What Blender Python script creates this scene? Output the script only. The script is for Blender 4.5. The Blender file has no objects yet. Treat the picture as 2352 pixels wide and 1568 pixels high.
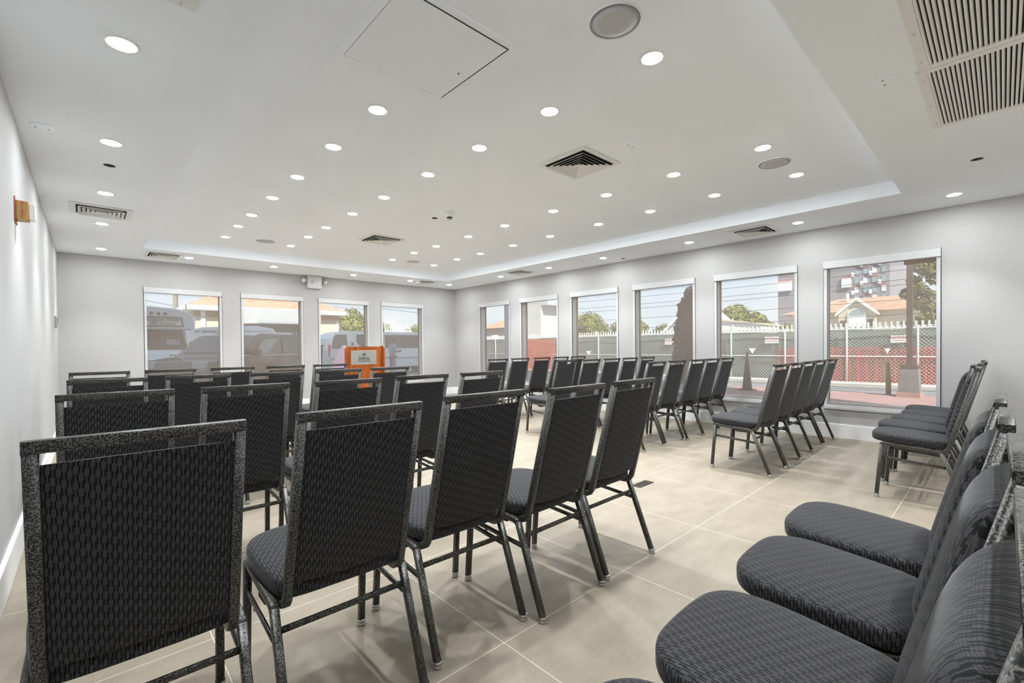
import bpy, bmesh, math, random
from mathutils import Vector, Matrix
random.seed(7)
sc = bpy.context.scene
COL = sc.collection
PI = math.pi

# ------------------------------------------------------------------ materials
def new_mat(name):
    m = bpy.data.materials.new(name)
    m.use_nodes = True
    nt = m.node_tree
    return m, nt, nt.nodes, nt.links, nt.nodes['Principled BSDF']

def pbr(name, col, rough=0.6, metal=0.0, noise=0.0, nscale=20.0, bump=0.0, spec=0.5, coat=0.0):
    m, nt, N, L, b = new_mat(name)
    b.inputs['Base Color'].default_value = (*col, 1)
    b.inputs['Roughness'].default_value = rough
    b.inputs['Metallic'].default_value = metal
    b.inputs['Specular IOR Level'].default_value = spec
    b.inputs['Coat Weight'].default_value = coat
    if noise > 0 or bump > 0:
        tc = N.new('ShaderNodeTexCoord')
        n = N.new('ShaderNodeTexNoise')
        n.inputs['Scale'].default_value = nscale
        n.inputs['Detail'].default_value = 4
        L.new(tc.outputs['Object'], n.inputs['Vector'])
        if noise > 0:
            r = N.new('ShaderNodeValToRGB')
            r.color_ramp.elements[0].position = 0.3
            r.color_ramp.elements[1].position = 0.7
            r.color_ramp.elements[0].color = (*[c * (1 - noise) for c in col], 1)
            r.color_ramp.elements[1].color = (*[min(1, c * (1 + noise)) for c in col], 1)
            L.new(n.outputs['Fac'], r.inputs['Fac'])
            L.new(r.outputs['Color'], b.inputs['Base Color'])
        if bump > 0:
            bp = N.new('ShaderNodeBump')
            bp.inputs['Strength'].default_value = bump
            bp.inputs['Distance'].default_value = 0.002
            L.new(n.outputs['Fac'], bp.inputs['Height'])
            L.new(bp.outputs['Normal'], b.inputs['Normal'])
    return m

def emit(name, col, strength):
    m = bpy.data.materials.new(name)
    m.use_nodes = True
    nt = m.node_tree
    nt.nodes.clear()
    e = nt.nodes.new('ShaderNodeEmission')
    e.inputs['Color'].default_value = (*col, 1)
    e.inputs['Strength'].default_value = strength
    o = nt.nodes.new('ShaderNodeOutputMaterial')
    nt.links.new(e.outputs[0], o.inputs[0])
    return m

def math_node(N, L, op, a, b=None, c=None):
    n = N.new('ShaderNodeMath')
    n.operation = op
    for i, v in enumerate((a, b, c)):
        if v is None:
            continue
        if isinstance(v, (int, float)):
            n.inputs[i].default_value = v
        else:
            L.new(v, n.inputs[i])
    return n.outputs[0]

def fabric_mat():
    m, nt, N, L, b = new_mat('woven_fabric')
    uv = N.new('ShaderNodeUVMap')
    sp = N.new('ShaderNodeSeparateXYZ')
    L.new(uv.outputs['UV'], sp.inputs[0])
    M = lambda *a: math_node(N, L, *a)
    u, v = sp.outputs['X'], sp.outputs['Y']
    cu = M('DIVIDE', u, 0.0078)
    i = M('FLOOR', cu)
    fu = M('FRACT', cu)
    odd = M('FLOORED_MODULO', i, 2.0)
    half = M('FLOOR', M('DIVIDE', i, 2.0))
    ph = M('ADD', M('MULTIPLY', odd, 0.5), M('MULTIPLY', half, 0.22))
    fv = M('FRACT', M('ADD', M('DIVIDE', v, 0.033), ph))
    block = M('LESS_THAN', fv, 0.5)
    dc = M('ABSOLUTE', M('SUBTRACT', fu, 0.5))
    wb = M('LESS_THAN', dc, 0.44)
    wl = M('LESS_THAN', dc, 0.15)
    on = M('ADD', M('MULTIPLY', block, wb), M('MULTIPLY', M('SUBTRACT', 1.0, block), wl))
    t1 = M('ADD', M('MULTIPLY', M('SINE', M('MULTIPLY', u, 2 * PI / 0.0024)), 0.30), 0.70)
    t2 = M('ADD', M('MULTIPLY', M('SINE', M('MULTIPLY', v, 2 * PI / 0.0021)), 0.26), 0.74)
    fac = M('MULTIPLY', on, M('MULTIPLY', t1, t2))
    mix = N.new('ShaderNodeMixRGB')
    mix.inputs[1].default_value = (0.0035, 0.0035, 0.0037, 1)
    mix.inputs[2].default_value = (0.082, 0.079, 0.087, 1)
    L.new(fac, mix.inputs[0])
    L.new(mix.outputs[0], b.inputs['Base Color'])
    b.inputs['Roughness'].default_value = 0.85
    b.inputs['Specular IOR Level'].default_value = 0.25
    b.inputs['Sheen Weight'].default_value = 0.12
    b.inputs['Sheen Roughness'].default_value = 0.4
    return m

def hammered_mat():
    m, nt, N, L, b = new_mat('hammered_metal')
    tc = N.new('ShaderNodeTexCoord')
    n = N.new('ShaderNodeTexNoise')
    n.inputs['Scale'].default_value = 300
    n.inputs['Detail'].default_value = 1.5
    L.new(tc.outputs['Object'], n.inputs['Vector'])
    r = N.new('ShaderNodeValToRGB')
    r.color_ramp.elements[0].position = 0.44
    r.color_ramp.elements[0].color = (0.006, 0.006, 0.006, 1)
    r.color_ramp.elements[1].position = 0.62
    r.color_ramp.elements[1].color = (0.14, 0.135, 0.118, 1)
    L.new(n.outputs['Fac'], r.inputs['Fac'])
    L.new(r.outputs['Color'], b.inputs['Base Color'])
    bp = N.new('ShaderNodeBump')
    bp.inputs['Strength'].default_value = 0.25
    bp.inputs['Distance'].default_value = 0.001
    L.new(n.outputs['Fac'], bp.inputs['Height'])
    L.new(bp.outputs['Normal'], b.inputs['Normal'])
    b.inputs['Roughness'].default_value = 0.36
    b.inputs['Metallic'].default_value = 0.25
    return m

def floor_mat():
    m, nt, N, L, b = new_mat('porcelain_tile')
    tc = N.new('ShaderNodeTexCoord')
    sp = N.new('ShaderNodeSeparateXYZ')
    L.new(tc.outputs['Object'], sp.inputs[0])
    M = lambda *a: math_node(N, L, *a)
    T = 0.8
    def line(c, off, w):
        f = M('FRACT', M('DIVIDE', M('SUBTRACT', c, off - 8.0), T))
        return M('LESS_THAN', M('ABSOLUTE', M('SUBTRACT', f, 0.5)), 0.5), f, w
    fx = M('FRACT', M('DIVIDE', M('SUBTRACT', sp.outputs['X'], 1.138 - 8.0), T))
    fy = M('FRACT', M('DIVIDE', M('SUBTRACT', sp.outputs['Y'], 1.285 - 8.0), T))
    g = 0.0026 / T
    gx = M('MAXIMUM', M('LESS_THAN', fx, g / 2), M('GREATER_THAN', fx, 1 - g / 2))
    gy = M('MAXIMUM', M('LESS_THAN', fy, g / 2), M('GREATER_THAN', fy, 1 - g / 2))
    grout = M('MAXIMUM', gx, gy)
    n1 = N.new('ShaderNodeTexNoise'); n1.inputs['Scale'].default_value = 3.2; n1.inputs['Detail'].default_value = 6
    n1.inputs['Roughness'].default_value = 0.65
    n2 = N.new('ShaderNodeTexNoise'); n2.inputs['Scale'].default_value = 90; n2.inputs['Detail'].default_value = 3
    mp = N.new('ShaderNodeMapping'); mp.inputs['Scale'].default_value = (1.0, 2.2, 1)
    L.new(tc.outputs['Object'], mp.inputs[0])
    L.new(mp.outputs[0], n1.inputs['Vector'])
    L.new(tc.outputs['Object'], n2.inputs['Vector'])
    f = M('ADD', M('MULTIPLY', n1.outputs['Fac'], 0.7), M('MULTIPLY', n2.outputs['Fac'], 0.3))
    r = N.new('ShaderNodeValToRGB')
    r.color_ramp.elements[0].position = 0.32
    r.color_ramp.elements[0].color = (0.23, 0.193, 0.148, 1)
    r.color_ramp.elements[1].position = 0.68
    r.color_ramp.elements[1].color = (0.32, 0.278, 0.219, 1)
    L.new(f, r.inputs['Fac'])
    mx = N.new('ShaderNodeMixRGB')
    L.new(grout, mx.inputs[0])
    L.new(r.outputs['Color'], mx.inputs[1])
    mx.inputs[2].default_value = (0.66, 0.62, 0.54, 1)
    L.new(mx.outputs[0], b.inputs['Base Color'])
    b.inputs['Roughness'].default_value = 0.5
    b.inputs['Specular IOR Level'].default_value = 0.35
    return m

def wallpaper_mat():
    m, nt, N, L, b = new_mat('linen_wallpaper')
    tc = N.new('ShaderNodeTexCoord')
    f = []
    for s in ((30, 30, 900), (700, 700, 12)):
        mp = N.new('ShaderNodeMapping'); mp.inputs['Scale'].default_value = s
        L.new(tc.outputs['Object'], mp.inputs[0])
        n = N.new('ShaderNodeTexNoise'); n.inputs['Scale'].default_value = 1.0; n.inputs['Detail'].default_value = 2
        L.new(mp.outputs[0], n.inputs['Vector'])
        f.append(n.outputs['Fac'])
    s = math_node(N, L, 'MULTIPLY', math_node(N, L, 'ADD', f[0], f[1]), 0.5)
    r = N.new('ShaderNodeValToRGB')
    r.color_ramp.elements[0].position = 0.3; r.color_ramp.elements[0].color = (0.41, 0.405, 0.40, 1)
    r.color_ramp.elements[1].position = 0.7; r.color_ramp.elements[1].color = (0.485, 0.48, 0.475, 1)
    L.new(s, r.inputs['Fac'])
    L.new(r.outputs['Color'], b.inputs['Base Color'])
    b.inputs['Roughness'].default_value = 0.75
    b.inputs['Specular IOR Level'].default_value = 0.2
    return m

def wood_mat(name, c0, c1, rough=0.3):
    m, nt, N, L, b = new_mat(name)
    tc = N.new('ShaderNodeTexCoord')
    mp = N.new('ShaderNodeMapping'); mp.inputs['Scale'].default_value = (14, 14, 1.3)
    L.new(tc.outputs['Object'], mp.inputs[0])
    n = N.new('ShaderNodeTexNoise'); n.inputs['Scale'].default_value = 1.6; n.inputs['Detail'].default_value = 6
    n.inputs['Distortion'].default_value = 1.4
    L.new(mp.outputs[0], n.inputs['Vector'])
    r = N.new('ShaderNodeValToRGB')
    r.color_ramp.elements[0].position = 0.3; r.color_ramp.elements[0].color = (*c0, 1)
    r.color_ramp.elements[1].position = 0.7; r.color_ramp.elements[1].color = (*c1, 1)
    L.new(n.outputs['Fac'], r.inputs['Fac'])
    L.new(r.outputs['Color'], b.inputs['Base Color'])
    b.inputs['Roughness'].default_value = rough
    return m

def sheer_mat():
    # solar-screen roller fabric: open weave lets most of the view through
    m = bpy.data.materials.new('solar_screen')
    m.use_nodes = True
    nt = m.node_tree; N = nt.nodes; L = nt.links
    N.clear()
    tr = N.new('ShaderNodeBsdfTransparent')
    df = N.new('ShaderNodeBsdfDiffuse'); df.inputs['Color'].default_value = (0.56, 0.47, 0.40, 1)
    tl = N.new('ShaderNodeBsdfTranslucent'); tl.inputs['Color'].default_value = (0.5, 0.42, 0.36, 1)
    a = N.new('ShaderNodeMixShader'); a.inputs[0].default_value = 0.35
    L.new(df.outputs[0], a.inputs[1]); L.new(tl.outputs[0], a.inputs[2])
    mx = N.new('ShaderNodeMixShader'); mx.inputs[0].default_value = 0.22
    L.new(tr.outputs[0], mx.inputs[1]); L.new(a.outputs[0], mx.inputs[2])
    o = N.new('ShaderNodeOutputMaterial')
    L.new(mx.outputs[0], o.inputs[0])
    return m

def glass_mat():
    m = bpy.data.materials.new('window_glass')
    m.use_nodes = True
    nt = m.node_tree; N = nt.nodes; L = nt.links
    N.clear()
    tr = N.new('ShaderNodeBsdfTransparent'); tr.inputs['Color'].default_value = (0.97, 0.985, 0.98, 1)
    gl = N.new('ShaderNodeBsdfGlossy'); gl.inputs['Roughness'].default_value = 0.12
    mx = N.new('ShaderNodeMixShader'); mx.inputs[0].default_value = 0.02
    L.new(tr.outputs[0], mx.inputs[1]); L.new(gl.outputs[0], mx.inputs[2])
    o = N.new('ShaderNodeOutputMaterial')
    L.new(mx.outputs[0], o.inputs[0])
    return m

def brick_mat(name, c1, c2, mortar, scale, w=0.5, h=0.25):
    m, nt, N, L, b = new_mat(name)
    tc = N.new('ShaderNodeTexCoord')
    sp = N.new('ShaderNodeSeparateXYZ'); L.new(tc.outputs['Object'], sp.inputs[0])
    cb = N.new('ShaderNodeCombineXYZ')
    L.new(math_node(N, L, 'ADD', sp.outputs['X'], sp.outputs['Y']), cb.inputs['X'])
    L.new(sp.outputs['Z'], cb.inputs['Y'])
    br = N.new('ShaderNodeTexBrick')
    br.inputs['Scale'].default_value = scale
    br.inputs['Color1'].default_value = (*c1, 1); br.inputs['Color2'].default_value = (*c2, 1)
    br.inputs['Mortar'].default_value = (*mortar, 1)
    br.inputs['Mortar Size'].default_value = 0.015
    br.inputs['Brick Width'].default_value = w; br.inputs['Row Height'].default_value = h
    L.new(cb.outputs[0], br.inputs['Vector'])
    L.new(br.outputs['Color'], b.inputs['Base Color'])
    b.inputs['Roughness'].default_value = 0.85
    return m

MT = dict(
    fabric=fabric_mat(), frame=hammered_mat(), floor=floor_mat(), wallpaper=wallpaper_mat(),
    ceiling=pbr('ceiling_paint', (0.89, 0.935, 0.99), 0.9, noise=0.01, nscale=1.5, spec=0.1),
    white=pbr('white_trim_paint', (0.88, 0.88, 0.885), 0.45, noise=0.01, nscale=3),
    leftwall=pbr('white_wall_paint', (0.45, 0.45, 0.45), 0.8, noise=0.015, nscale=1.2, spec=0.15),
    vinyl=pbr('white_vinyl', (0.54, 0.54, 0.545), 0.35, noise=0.01),
    jamb=pbr('pale_reveal', (0.66, 0.64, 0.63), 0.6, noise=0.03, nscale=8), sash=pbr('brown_sash', (0.12, 0.085, 0.06), 0.5, noise=0.08, nscale=8),
    shade=sheer_mat(), glass=glass_mat(),
    lens=emit('lamp_lens', (0.94, 0.98, 1.0), 150.0),
    grillewhite=pbr('grille_enamel', (0.80, 0.80, 0.79), 0.4, noise=0.02),
    speakergrey=pbr('speaker_mesh', (0.50, 0.50, 0.51), 0.8, noise=0.06, nscale=300),
    duct=pbr('duct_black', (0.006, 0.006, 0.005), 0.9, noise=0.3, nscale=9),
    black=pbr('black_plastic', (0.01, 0.01, 0.01), 0.5, noise=0.2, nscale=30),
    chrome=pbr('chrome', (0.6, 0.6, 0.58), 0.2, 1.0, noise=0.03),
    rubber=pbr('rubber', (0.02, 0.018, 0.015), 0.7, noise=0.2, nscale=60),
    cherry=wood_mat('cherry_wood', (0.17, 0.028, 0.005), (0.44, 0.12, 0.02)),
    cherrysheen=wood_mat('cherry_window_sheen', (0.29, 0.20, 0.29), (0.38, 0.28, 0.37), 0.12),  # pale purple paints window light reflected on the lectern's left side
    plaque=pbr('brushed_plaque', (0.42, 0.42, 0.40), 0.35, 0.6, noise=0.12, nscale=40),
    brass=pbr('plaque_edge', (0.75, 0.55, 0.30), 0.35, 0.7, noise=0.05),
    ink=pbr('engraved_ink', (0.02, 0.018, 0.016), 0.6, noise=0.1),
    firegold=pbr('strobe_body', (0.42, 0.23, 0.05), 0.35, noise=0.1, nscale=30),
    firered=pbr('strobe_red', (0.42, 0.06, 0.015), 0.4, noise=0.05),
    lensclear=pbr('clear_lens', (0.78, 0.76, 0.72), 0.08, noise=0.05, nscale=30),
    greyplastic=pbr('grey_plastic', (0.33, 0.34, 0.31), 0.5, noise=0.05),
    floorbrass=pbr('floor_box_bronze', (0.06, 0.045, 0.035), 0.4, 0.6, noise=0.4, nscale=60),
)

# ------------------------------------------------------------------ mesh builder
class MB:
    def __init__(s):
        s.v = []; s.f = []; s.sm = []
    def add(s, vs, fs, smooth=False):
        b = len(s.v)
        s.v += [tuple(p) for p in vs]
        s.f += [tuple(b + i for i in f) for f in fs]
        s.sm += [smooth] * len(fs)
        return s
    def box(s, x0, x1, y0, y1, z0, z1):
        vs = [(x, y, z) for z in (z0, z1) for y in (y0, y1) for x in (x0, x1)]
        return s.add(vs, [(0, 2, 3, 1), (4, 5, 7, 6), (0, 1, 5, 4), (2, 6, 7, 3), (0, 4, 6, 2), (1, 3, 7, 5)])
    def cbox(s, c, d, rot=None):
        vs = []
        for z in (-1, 1):
            for y in (-1, 1):
                for x in (-1, 1):
                    p = Vector((x * d[0] / 2, y * d[1] / 2, z * d[2] / 2))
                    if rot is not None:
                        p = rot @ p
                    vs.append(p + Vector(c))
        return s.add(vs, [(0, 2, 3, 1), (4, 5, 7, 6), (0, 1, 5, 4), (2, 6, 7, 3), (0, 4, 6, 2), (1, 3, 7, 5)])
    def prism(s, poly, axis, a, b, smooth=False):
        # poly: 2D points in the two remaining axes (order x,y,z minus axis)
        n = len(poly)
        def pt(p, t):
            if axis == 'x': return (t, p[0], p[1])
            if axis == 'y': return (p[0], t, p[1])
            return (p[0], p[1], t)
        vs = [pt(p, a) for p in poly] + [pt(p, b) for p in poly]
        fs = [tuple(range(n))[::-1], tuple(range(n, 2 * n))]
        s.add(vs, fs)
        base = len(s.v) - 2 * n
        for i in range(n):
            j = (i + 1) % n
            s.f.append((base + i, base + j, base + n + j, base + n + i)); s.sm.append(smooth)
        return s
    def sweep(s, path, sec, closed=False, up=Vector((1, 0, 0)), caps=True, smooth=True):
        P = [Vector(p) for p in path]
        n = len(P); m = len(sec)
        rings = []
        for i, p in enumerate(P):
            if closed:
                d0 = (p - P[i - 1]).normalized(); d1 = (P[(i + 1) % n] - p).normalized()
            else:
                d0 = (p - P[i - 1]).normalized() if i > 0 else (P[1] - p).normalized()
                d1 = (P[i + 1] - p).normalized() if i < n - 1 else d0
            t = (d0 + d1).normalized()
            k = 1.0 / max(0.35, math.sqrt(max(0.001, (1 + d0.dot(d1)) / 2)))
            a = (up - t * up.dot(t))
            if a.length < 1e-4:
                a = Vector((0, 1, 0)) - t * t.y
            a.normalize()
            bn = t.cross(a).normalized()
            bend = (d1 - d0)
            if bend.length > 1e-5:
                bd = bend.normalized()
                ka = 1 + (k - 1) * abs(bd.dot(a)); kb = 1 + (k - 1) * abs(bd.dot(bn))
            else:
                ka = kb = 1
            rings.append([p + a * (q[0] * ka) + bn * (q[1] * kb) for q in sec])
        vs = [v for r in rings for v in r]
        fs = []
        last = n if closed else n - 1
        for i in range(last):
            for j in range(m):
                a0 = i * m + j; a1 = i * m + (j + 1) % m
                b0 = ((i + 1) % n) * m + j; b1 = ((i + 1) % n) * m + (j + 1) % m
                fs.append((a0, a1, b1, b0))
        s.add(vs, fs, smooth)
        if caps and not closed:
            base = len(s.v) - len(vs)
            s.f.append(tuple(base + j for j in range(m))[::-1]); s.sm.append(False)
            s.f.append(tuple(base + (n - 1) * m + j for j in range(m))); s.sm.append(False)
        return s
    def lathe(s, prof, c, axis=Vector((0, 0, 1)), n=24, smooth=True):
        ax = Vector(axis).normalized()
        u = ax.orthogonal().normalized(); w = ax.cross(u)
        vs = []; fs = []
        for r, h in prof:
            for k in range(n):
                a = 2 * PI * k / n
                vs.append(Vector(c) + ax * h + (u * math.cos(a) + w * math.sin(a)) * r)
        for i in range(len(prof) - 1):
            for k in range(n):
                k2 = (k + 1) % n
                fs.append((i * n + k, i * n + k2, (i + 1) * n + k2, (i + 1) * n + k))
        s.add(vs, fs, smooth)
        base = len(s.v) - len(vs)
        if prof[0][0] > 1e-6:
            s.f.append(tuple(base + k for k in range(n))[::-1]); s.sm.append(False)
        if prof[-1][0] > 1e-6:
            s.f.append(tuple(base + (len(prof) - 1) * n + k for k in range(n))); s.sm.append(False)
        return s
    def cyl(s, p0, p1, r, n=12, r1=None):
        p0 = Vector(p0); p1 = Vector(p1)
        h = (p1 - p0).length
        return s.lathe([(r, 0), (r if r1 is None else r1, h)], p0, p1 - p0, n)
    def mesh(s, name, bevel=0.0, seg=2, uv=False, weld=True):
        me = bpy.data.meshes.new(name)
        bm = bmesh.new()
        vs = [bm.verts.new(p) for p in s.v]
        for f, sm in zip(s.f, s.sm):
            try:
                q = bm.faces.new([vs[i] for i in f]); q.smooth = sm
            except ValueError:
                pass
        if weld:
            bmesh.ops.remove_doubles(bm, verts=bm.verts, dist=1e-5)
        bmesh.ops.recalc_face_normals(bm, faces=bm.faces)
        if bevel > 0:
            es = [e for e in bm.edges if len(e.link_faces) == 2 and e.calc_face_angle(0) > 0.6]
            r = bmesh.ops.bevel(bm, geom=es, offset=bevel, segments=seg, profile=0.5, affect='EDGES', clamp_overlap=True)
            for f in r['faces']:
                f.smooth = True
        if uv:
            lay = bm.loops.layers.uv.new('UVMap')
            for f in bm.faces:
                nx, ny, nz = (abs(c) for c in f.normal)
                for lp in f.loops:
                    c = lp.vert.co
                    if uv == 'xz': lp[lay].uv = (c.x*(1 + (c.y + 0.3855 + (c.z - 0.42)*0.2545)/0.164), c.z)
                    elif nz >= nx and nz >= ny: lp[lay].uv = (c.x, c.y)
                    elif ny >= nx: lp[lay].uv = (c.x, c.z)
                    else: lp[lay].uv = (c.y, c.z)
        bm.to_mesh(me); bm.free()
        return me
    def build(s, name, mat, parent=None, bevel=0.0, seg=2, uv=False, label=None):
        me = s.mesh(name, bevel, seg, uv)
        for m in (mat if isinstance(mat, (list, tuple)) else [mat]):
            me.materials.append(m)
        o = bpy.data.objects.new(name, me)
        COL.objects.link(o)
        if parent is not None: o.parent = parent
        if label: o['label'] = label
        return o

def thing(name, label, cat, loc=(0, 0, 0), rz=0.0, group=None):
    o = bpy.data.objects.new(name, None)
    o.empty_display_size = 0.1
    COL.objects.link(o)
    o.location = loc; o.rotation_euler = (0, 0, rz)
    o['label'] = label; o['category'] = cat
    if group: o['group'] = group
    return o

def tag(o, label, cat, group=None, kind=None):
    o['label'] = label; o['category'] = cat
    if group: o['group'] = group
    if kind: o['kind'] = kind
    return o

def struct(o, label=None):
    o['kind'] = 'structure'
    if label: o['label'] = label
    return o

def kids(o): return [c for c in KID.get(o.name, [])]
KID = {}
def index_children():
    KID.clear()
    for o in COL.objects:
        if o.parent: KID.setdefault(o.parent.name, []).append(o)

def dup(root, loc, rz=0.0, label=None, group=None):
    r = root.copy(); COL.objects.link(r)
    r.location = loc; r.rotation_euler = (0, 0, rz)
    if label: r['label'] = label
    if group: r['group'] = group
    for ch in kids(root):
        c = ch.copy(); COL.objects.link(c); c.parent = r
        for g in kids(ch):
            d = g.copy(); COL.objects.link(d); d.parent = c
    return r

def rsec(w, d, r=0.004, n=3):
    """rounded rectangle section, w along first axis, d along second"""
    out = []
    for cx, cy, a0 in ((w/2 - r, d/2 - r, 0), (-w/2 + r, d/2 - r, PI/2), (-w/2 + r, -d/2 + r, PI), (w/2 - r, -d/2 + r, 1.5*PI)):
        for k in range(n):
            a = a0 + (PI/2) * k / (n - 1)
            out.append((cx + r*math.cos(a), cy + r*math.sin(a)))
    return out
def csec(r, n=8):
    return [(r*math.cos(2*PI*k/n), r*math.sin(2*PI*k/n)) for k in range(n)]

def text_parts(mb, txt, size, place, bold=0.0, depth=0.0015, align='CENTER', shear=0.0):
    """adds the outline of a line of text to mb; place(x, y, d) -> world point"""
    cu = bpy.data.curves.new('lettering', 'FONT')
    cu.body = txt; cu.size = size; cu.align_x = align; cu.align_y = 'CENTER'
    cu.offset = bold; cu.shear = shear; cu.resolution_u = 3; cu.extrude = depth
    ob = bpy.data.objects.new('lettering_tmp', cu)
    COL.objects.link(ob)
    dg = bpy.context.evaluated_depsgraph_get(); dg.update()
    me = ob.evaluated_get(dg).to_mesh()
    vs = [place(v.co.x, v.co.y, v.co.z) for v in me.vertices]
    fs = [tuple(p.vertices) for p in me.polygons]
    ob.evaluated_get(dg).to_mesh_clear()
    mb.add(vs, fs)
    bpy.data.objects.remove(ob); bpy.data.curves.remove(cu)
    return mb

# ------------------------------------------------------------------ room
XL, XR, YB, YN = -0.305, 6.55, 9.10, -3.0
ZS, ZT, WT = 2.53, 2.67, 0.20
TX0, TX1, TY0, TY1 = 0.57, 5.62, 0.655, 8.05
G = -0.15                                   # ground outside

RW = [(7.098, 8.136), (5.752, 6.790), (4.412, 5.450), (3.084, 4.122), (1.763, 2.801), (0.447, 1.481)]   # right wall openings (y)
BW = [(0.646, 1.686), (1.974, 3.014), (3.302, 4.342), (4.622, 5.660)]                                    # back wall openings (x)
WZ0, WZ1 = 0.338, 2.118

struct(MB().box(XL - WT, XR + WT, YN - WT, YB + WT, -0.12, 0.0).build('floor', MT['floor']))

def wall_with_openings(name, axis, a0, a1, spans, lo, hi, mat):
    """axis 'x': wall runs along y at x in [lo,hi]; axis 'y': runs along x"""
    mb = MB()
    def bx(s0, s1, z0, z1):
        if axis == 'x': mb.box(lo, hi, s0, s1, z0, z1)
        else: mb.box(s0, s1, lo, hi, z0, z1)
    cur = a0
    for s0, s1 in sorted(spans):
        bx(cur, s0, 0, 2.9)
        bx(s0, s1, 0, WZ0); bx(s0, s1, WZ1, 2.9)
        cur = s1
    bx(cur, a1, 0, 2.9)
    return struct(mb.build(name, mat))
wall_with_openings('wall_right', 'x', YN - WT, YB + WT, [(a - 0.007, b + 0.007) for a, b in RW], XR, XR + WT, MT['wallpaper'])
wall_with_openings('wall_back', 'y', XL - WT, XR, [(a - 0.007, b + 0.007) for a, b in BW], YB, YB + WT, MT['wallpaper'])
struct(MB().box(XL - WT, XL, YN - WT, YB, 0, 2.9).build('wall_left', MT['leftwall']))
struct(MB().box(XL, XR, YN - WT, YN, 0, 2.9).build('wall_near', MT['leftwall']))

# ceiling: soffit ring with a raised tray
mb = MB()
mb.box(XL, TX0, YN, YB, ZS, 2.9); mb.box(TX1, XR, YN, YB, ZS, 2.9)
mb.box(TX0, TX1, YN, TY0, ZS, 2.9); mb.box(TX0, TX1, TY1, YB, ZS, 2.9)
mb.box(TX0, TX1, TY0, TY1, ZT, 2.9)
struct(mb.build('ceiling', MT['ceiling']))
# unseen building above the room, raised and stretched left to shade the lot
struct(MB().box(XL - 14, XR + WT + 0.15, YN - 6, YB + WT + 0.15, 2.9, 20.0).build('upper_shade_block', pbr('building_stucco', (0.55, 0.52, 0.48), 0.9, noise=0.05)), 'unseen building mass above the ceiling, extended to shade the parking lot')

# baseboards
BH = 0.166
def baseboard(name, f):
    o = MB()
    f(o)
    struct(o.build(name, MT['white'], bevel=0.003))
baseboard('baseboard_back', lambda o: o.box(XL, XR - 0.016, YB - 0.016, YB, 0, BH))
baseboard('baseboard_right', lambda o: o.box(XR - 0.016, XR, YN, YB, 0, BH))
baseboard('baseboard_left', lambda o: o.box(XL, XL + 0.02, YN, YB - 0.016, 0, BH))

# windows (structure) and their roller shades (things)
RN = ['nearest the camera', 'second from the camera', 'third from the camera', 'fourth from the camera', 'fifth from the camera', 'farthest, beside the room corner']
BN = ['nearest the white side wall', 'second from the white side wall', 'directly behind the lectern', 'nearest the room corner']
def window(n, axis, s0, s1, face, where):
    """face: inner wall plane; outward is +axis"""
    def bx(mb, a0, a1, d0, d1, z0, z1):      # a: along the wall, d: outward depth from the wall face
        if axis == 'x': mb.box(face + d0, face + d1, a0, a1, z0, z1)
        else: mb.box(a0, a1, face + d0, face + d1, z0, z1)
    fr = MB()
    for a0, a1 in ((s0, s0 + 0.006), (s1 - 0.006, s1)):
        bx(fr, a0, a1, 0.075, 0.2, WZ0 + 0.03, WZ1 - 0.03)
    w = struct(fr.build('window_%d' % n, MT['jamb']))
    sa = MB()
    for a0, a1 in ((s0 + 0.006, s0 + 0.022), (s1 - 0.022, s1 - 0.006)):
        bx(sa, a0, a1, 0.16, 0.19, WZ0 + 0.03, WZ1 - 0.03)
    bx(sa, s0 + 0.022, s1 - 0.022, 0.16, 0.19, WZ0 + 0.03, WZ0 + 0.046); bx(sa, s0 + 0.022, s1 - 0.022, 0.16, 0.19, WZ1 - 0.046, WZ1 - 0.03)
    sa.build('window_frame', MT['sash'], w)
    p = MB(); bx(p, s0 + 0.022, s1 - 0.022, 0.172, 0.177, WZ0 + 0.046, WZ1 - 0.046)
    p.build('window_pane', MT['glass'], w)
    # sill liner and head liner
    li = MB()
    bx(li, s0, s1, 0.075, 0.2, WZ0, WZ0 + 0.03); bx(li, s0, s1, 0.075, 0.2, WZ1 - 0.03, WZ1)
    li.build('window_sill', MT['vinyl'], w)
    # roller shade
    kind = 'white framed roller shade over the %s window %s' % (('side' if axis == 'x' else 'back'), where)
    t = thing('roller_shade', kind, 'window shade', group=None)
    loc = (face, (s0 + s1)/2, WZ0) if axis == 'x' else ((s0 + s1)/2, face, WZ0)
    t.location = loc
    inv = Matrix.Translation(Vector(loc)).inverted()
    def part(name, fn, mat, bevel=0.0):
        m = MB(); fn(m)
        o = m.build(name, mat, t, bevel=bevel)
        o.matrix_parent_inverse = inv
        return o
    part('cassette', lambda m: bx(m, s0 - 0.003, s1 + 0.003, -0.03, 0.06, 2.025, 2.113), MT['vinyl'], 0.004)
    for a0, a1 in ((s0, s0 + 0.032), (s1 - 0.032, s1)):
        def ch(m, a0=a0, a1=a1):
            bx(m, a0, a1, -0.012, 0.006, 0.372, 2.028)
            bx(m, a0, a1, 0.03, 0.07, 0.4, 2.028)
            bx(m, a0 if a0 == s0 else a1 - 0.006, a0 + 0.006 if a0 == s0 else a1, 0.006, 0.03, 0.4, 2.028)
        part('side_channel', ch, MT['vinyl'], 0.0015)
    def sill(m):
        bx(m, s0, s1, -0.02, 0.006, 0.342, 0.372)
        bx(m, s0 + 0.032, s1 - 0.032, -0.012, 0.006, 0.372, 0.395)
        bx(m, s0 + 0.032, s1 - 0.032, 0.03, 0.06, 0.4, 0.425)
    part('sill_channel', sill, MT['vinyl'], 0.0015)
    part('shade_fabric', lambda m: bx(m, s0 + 0.02, s1 - 0.02, 0.0175, 0.0185, 0.39, 2.05), MT['shade'])
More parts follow.
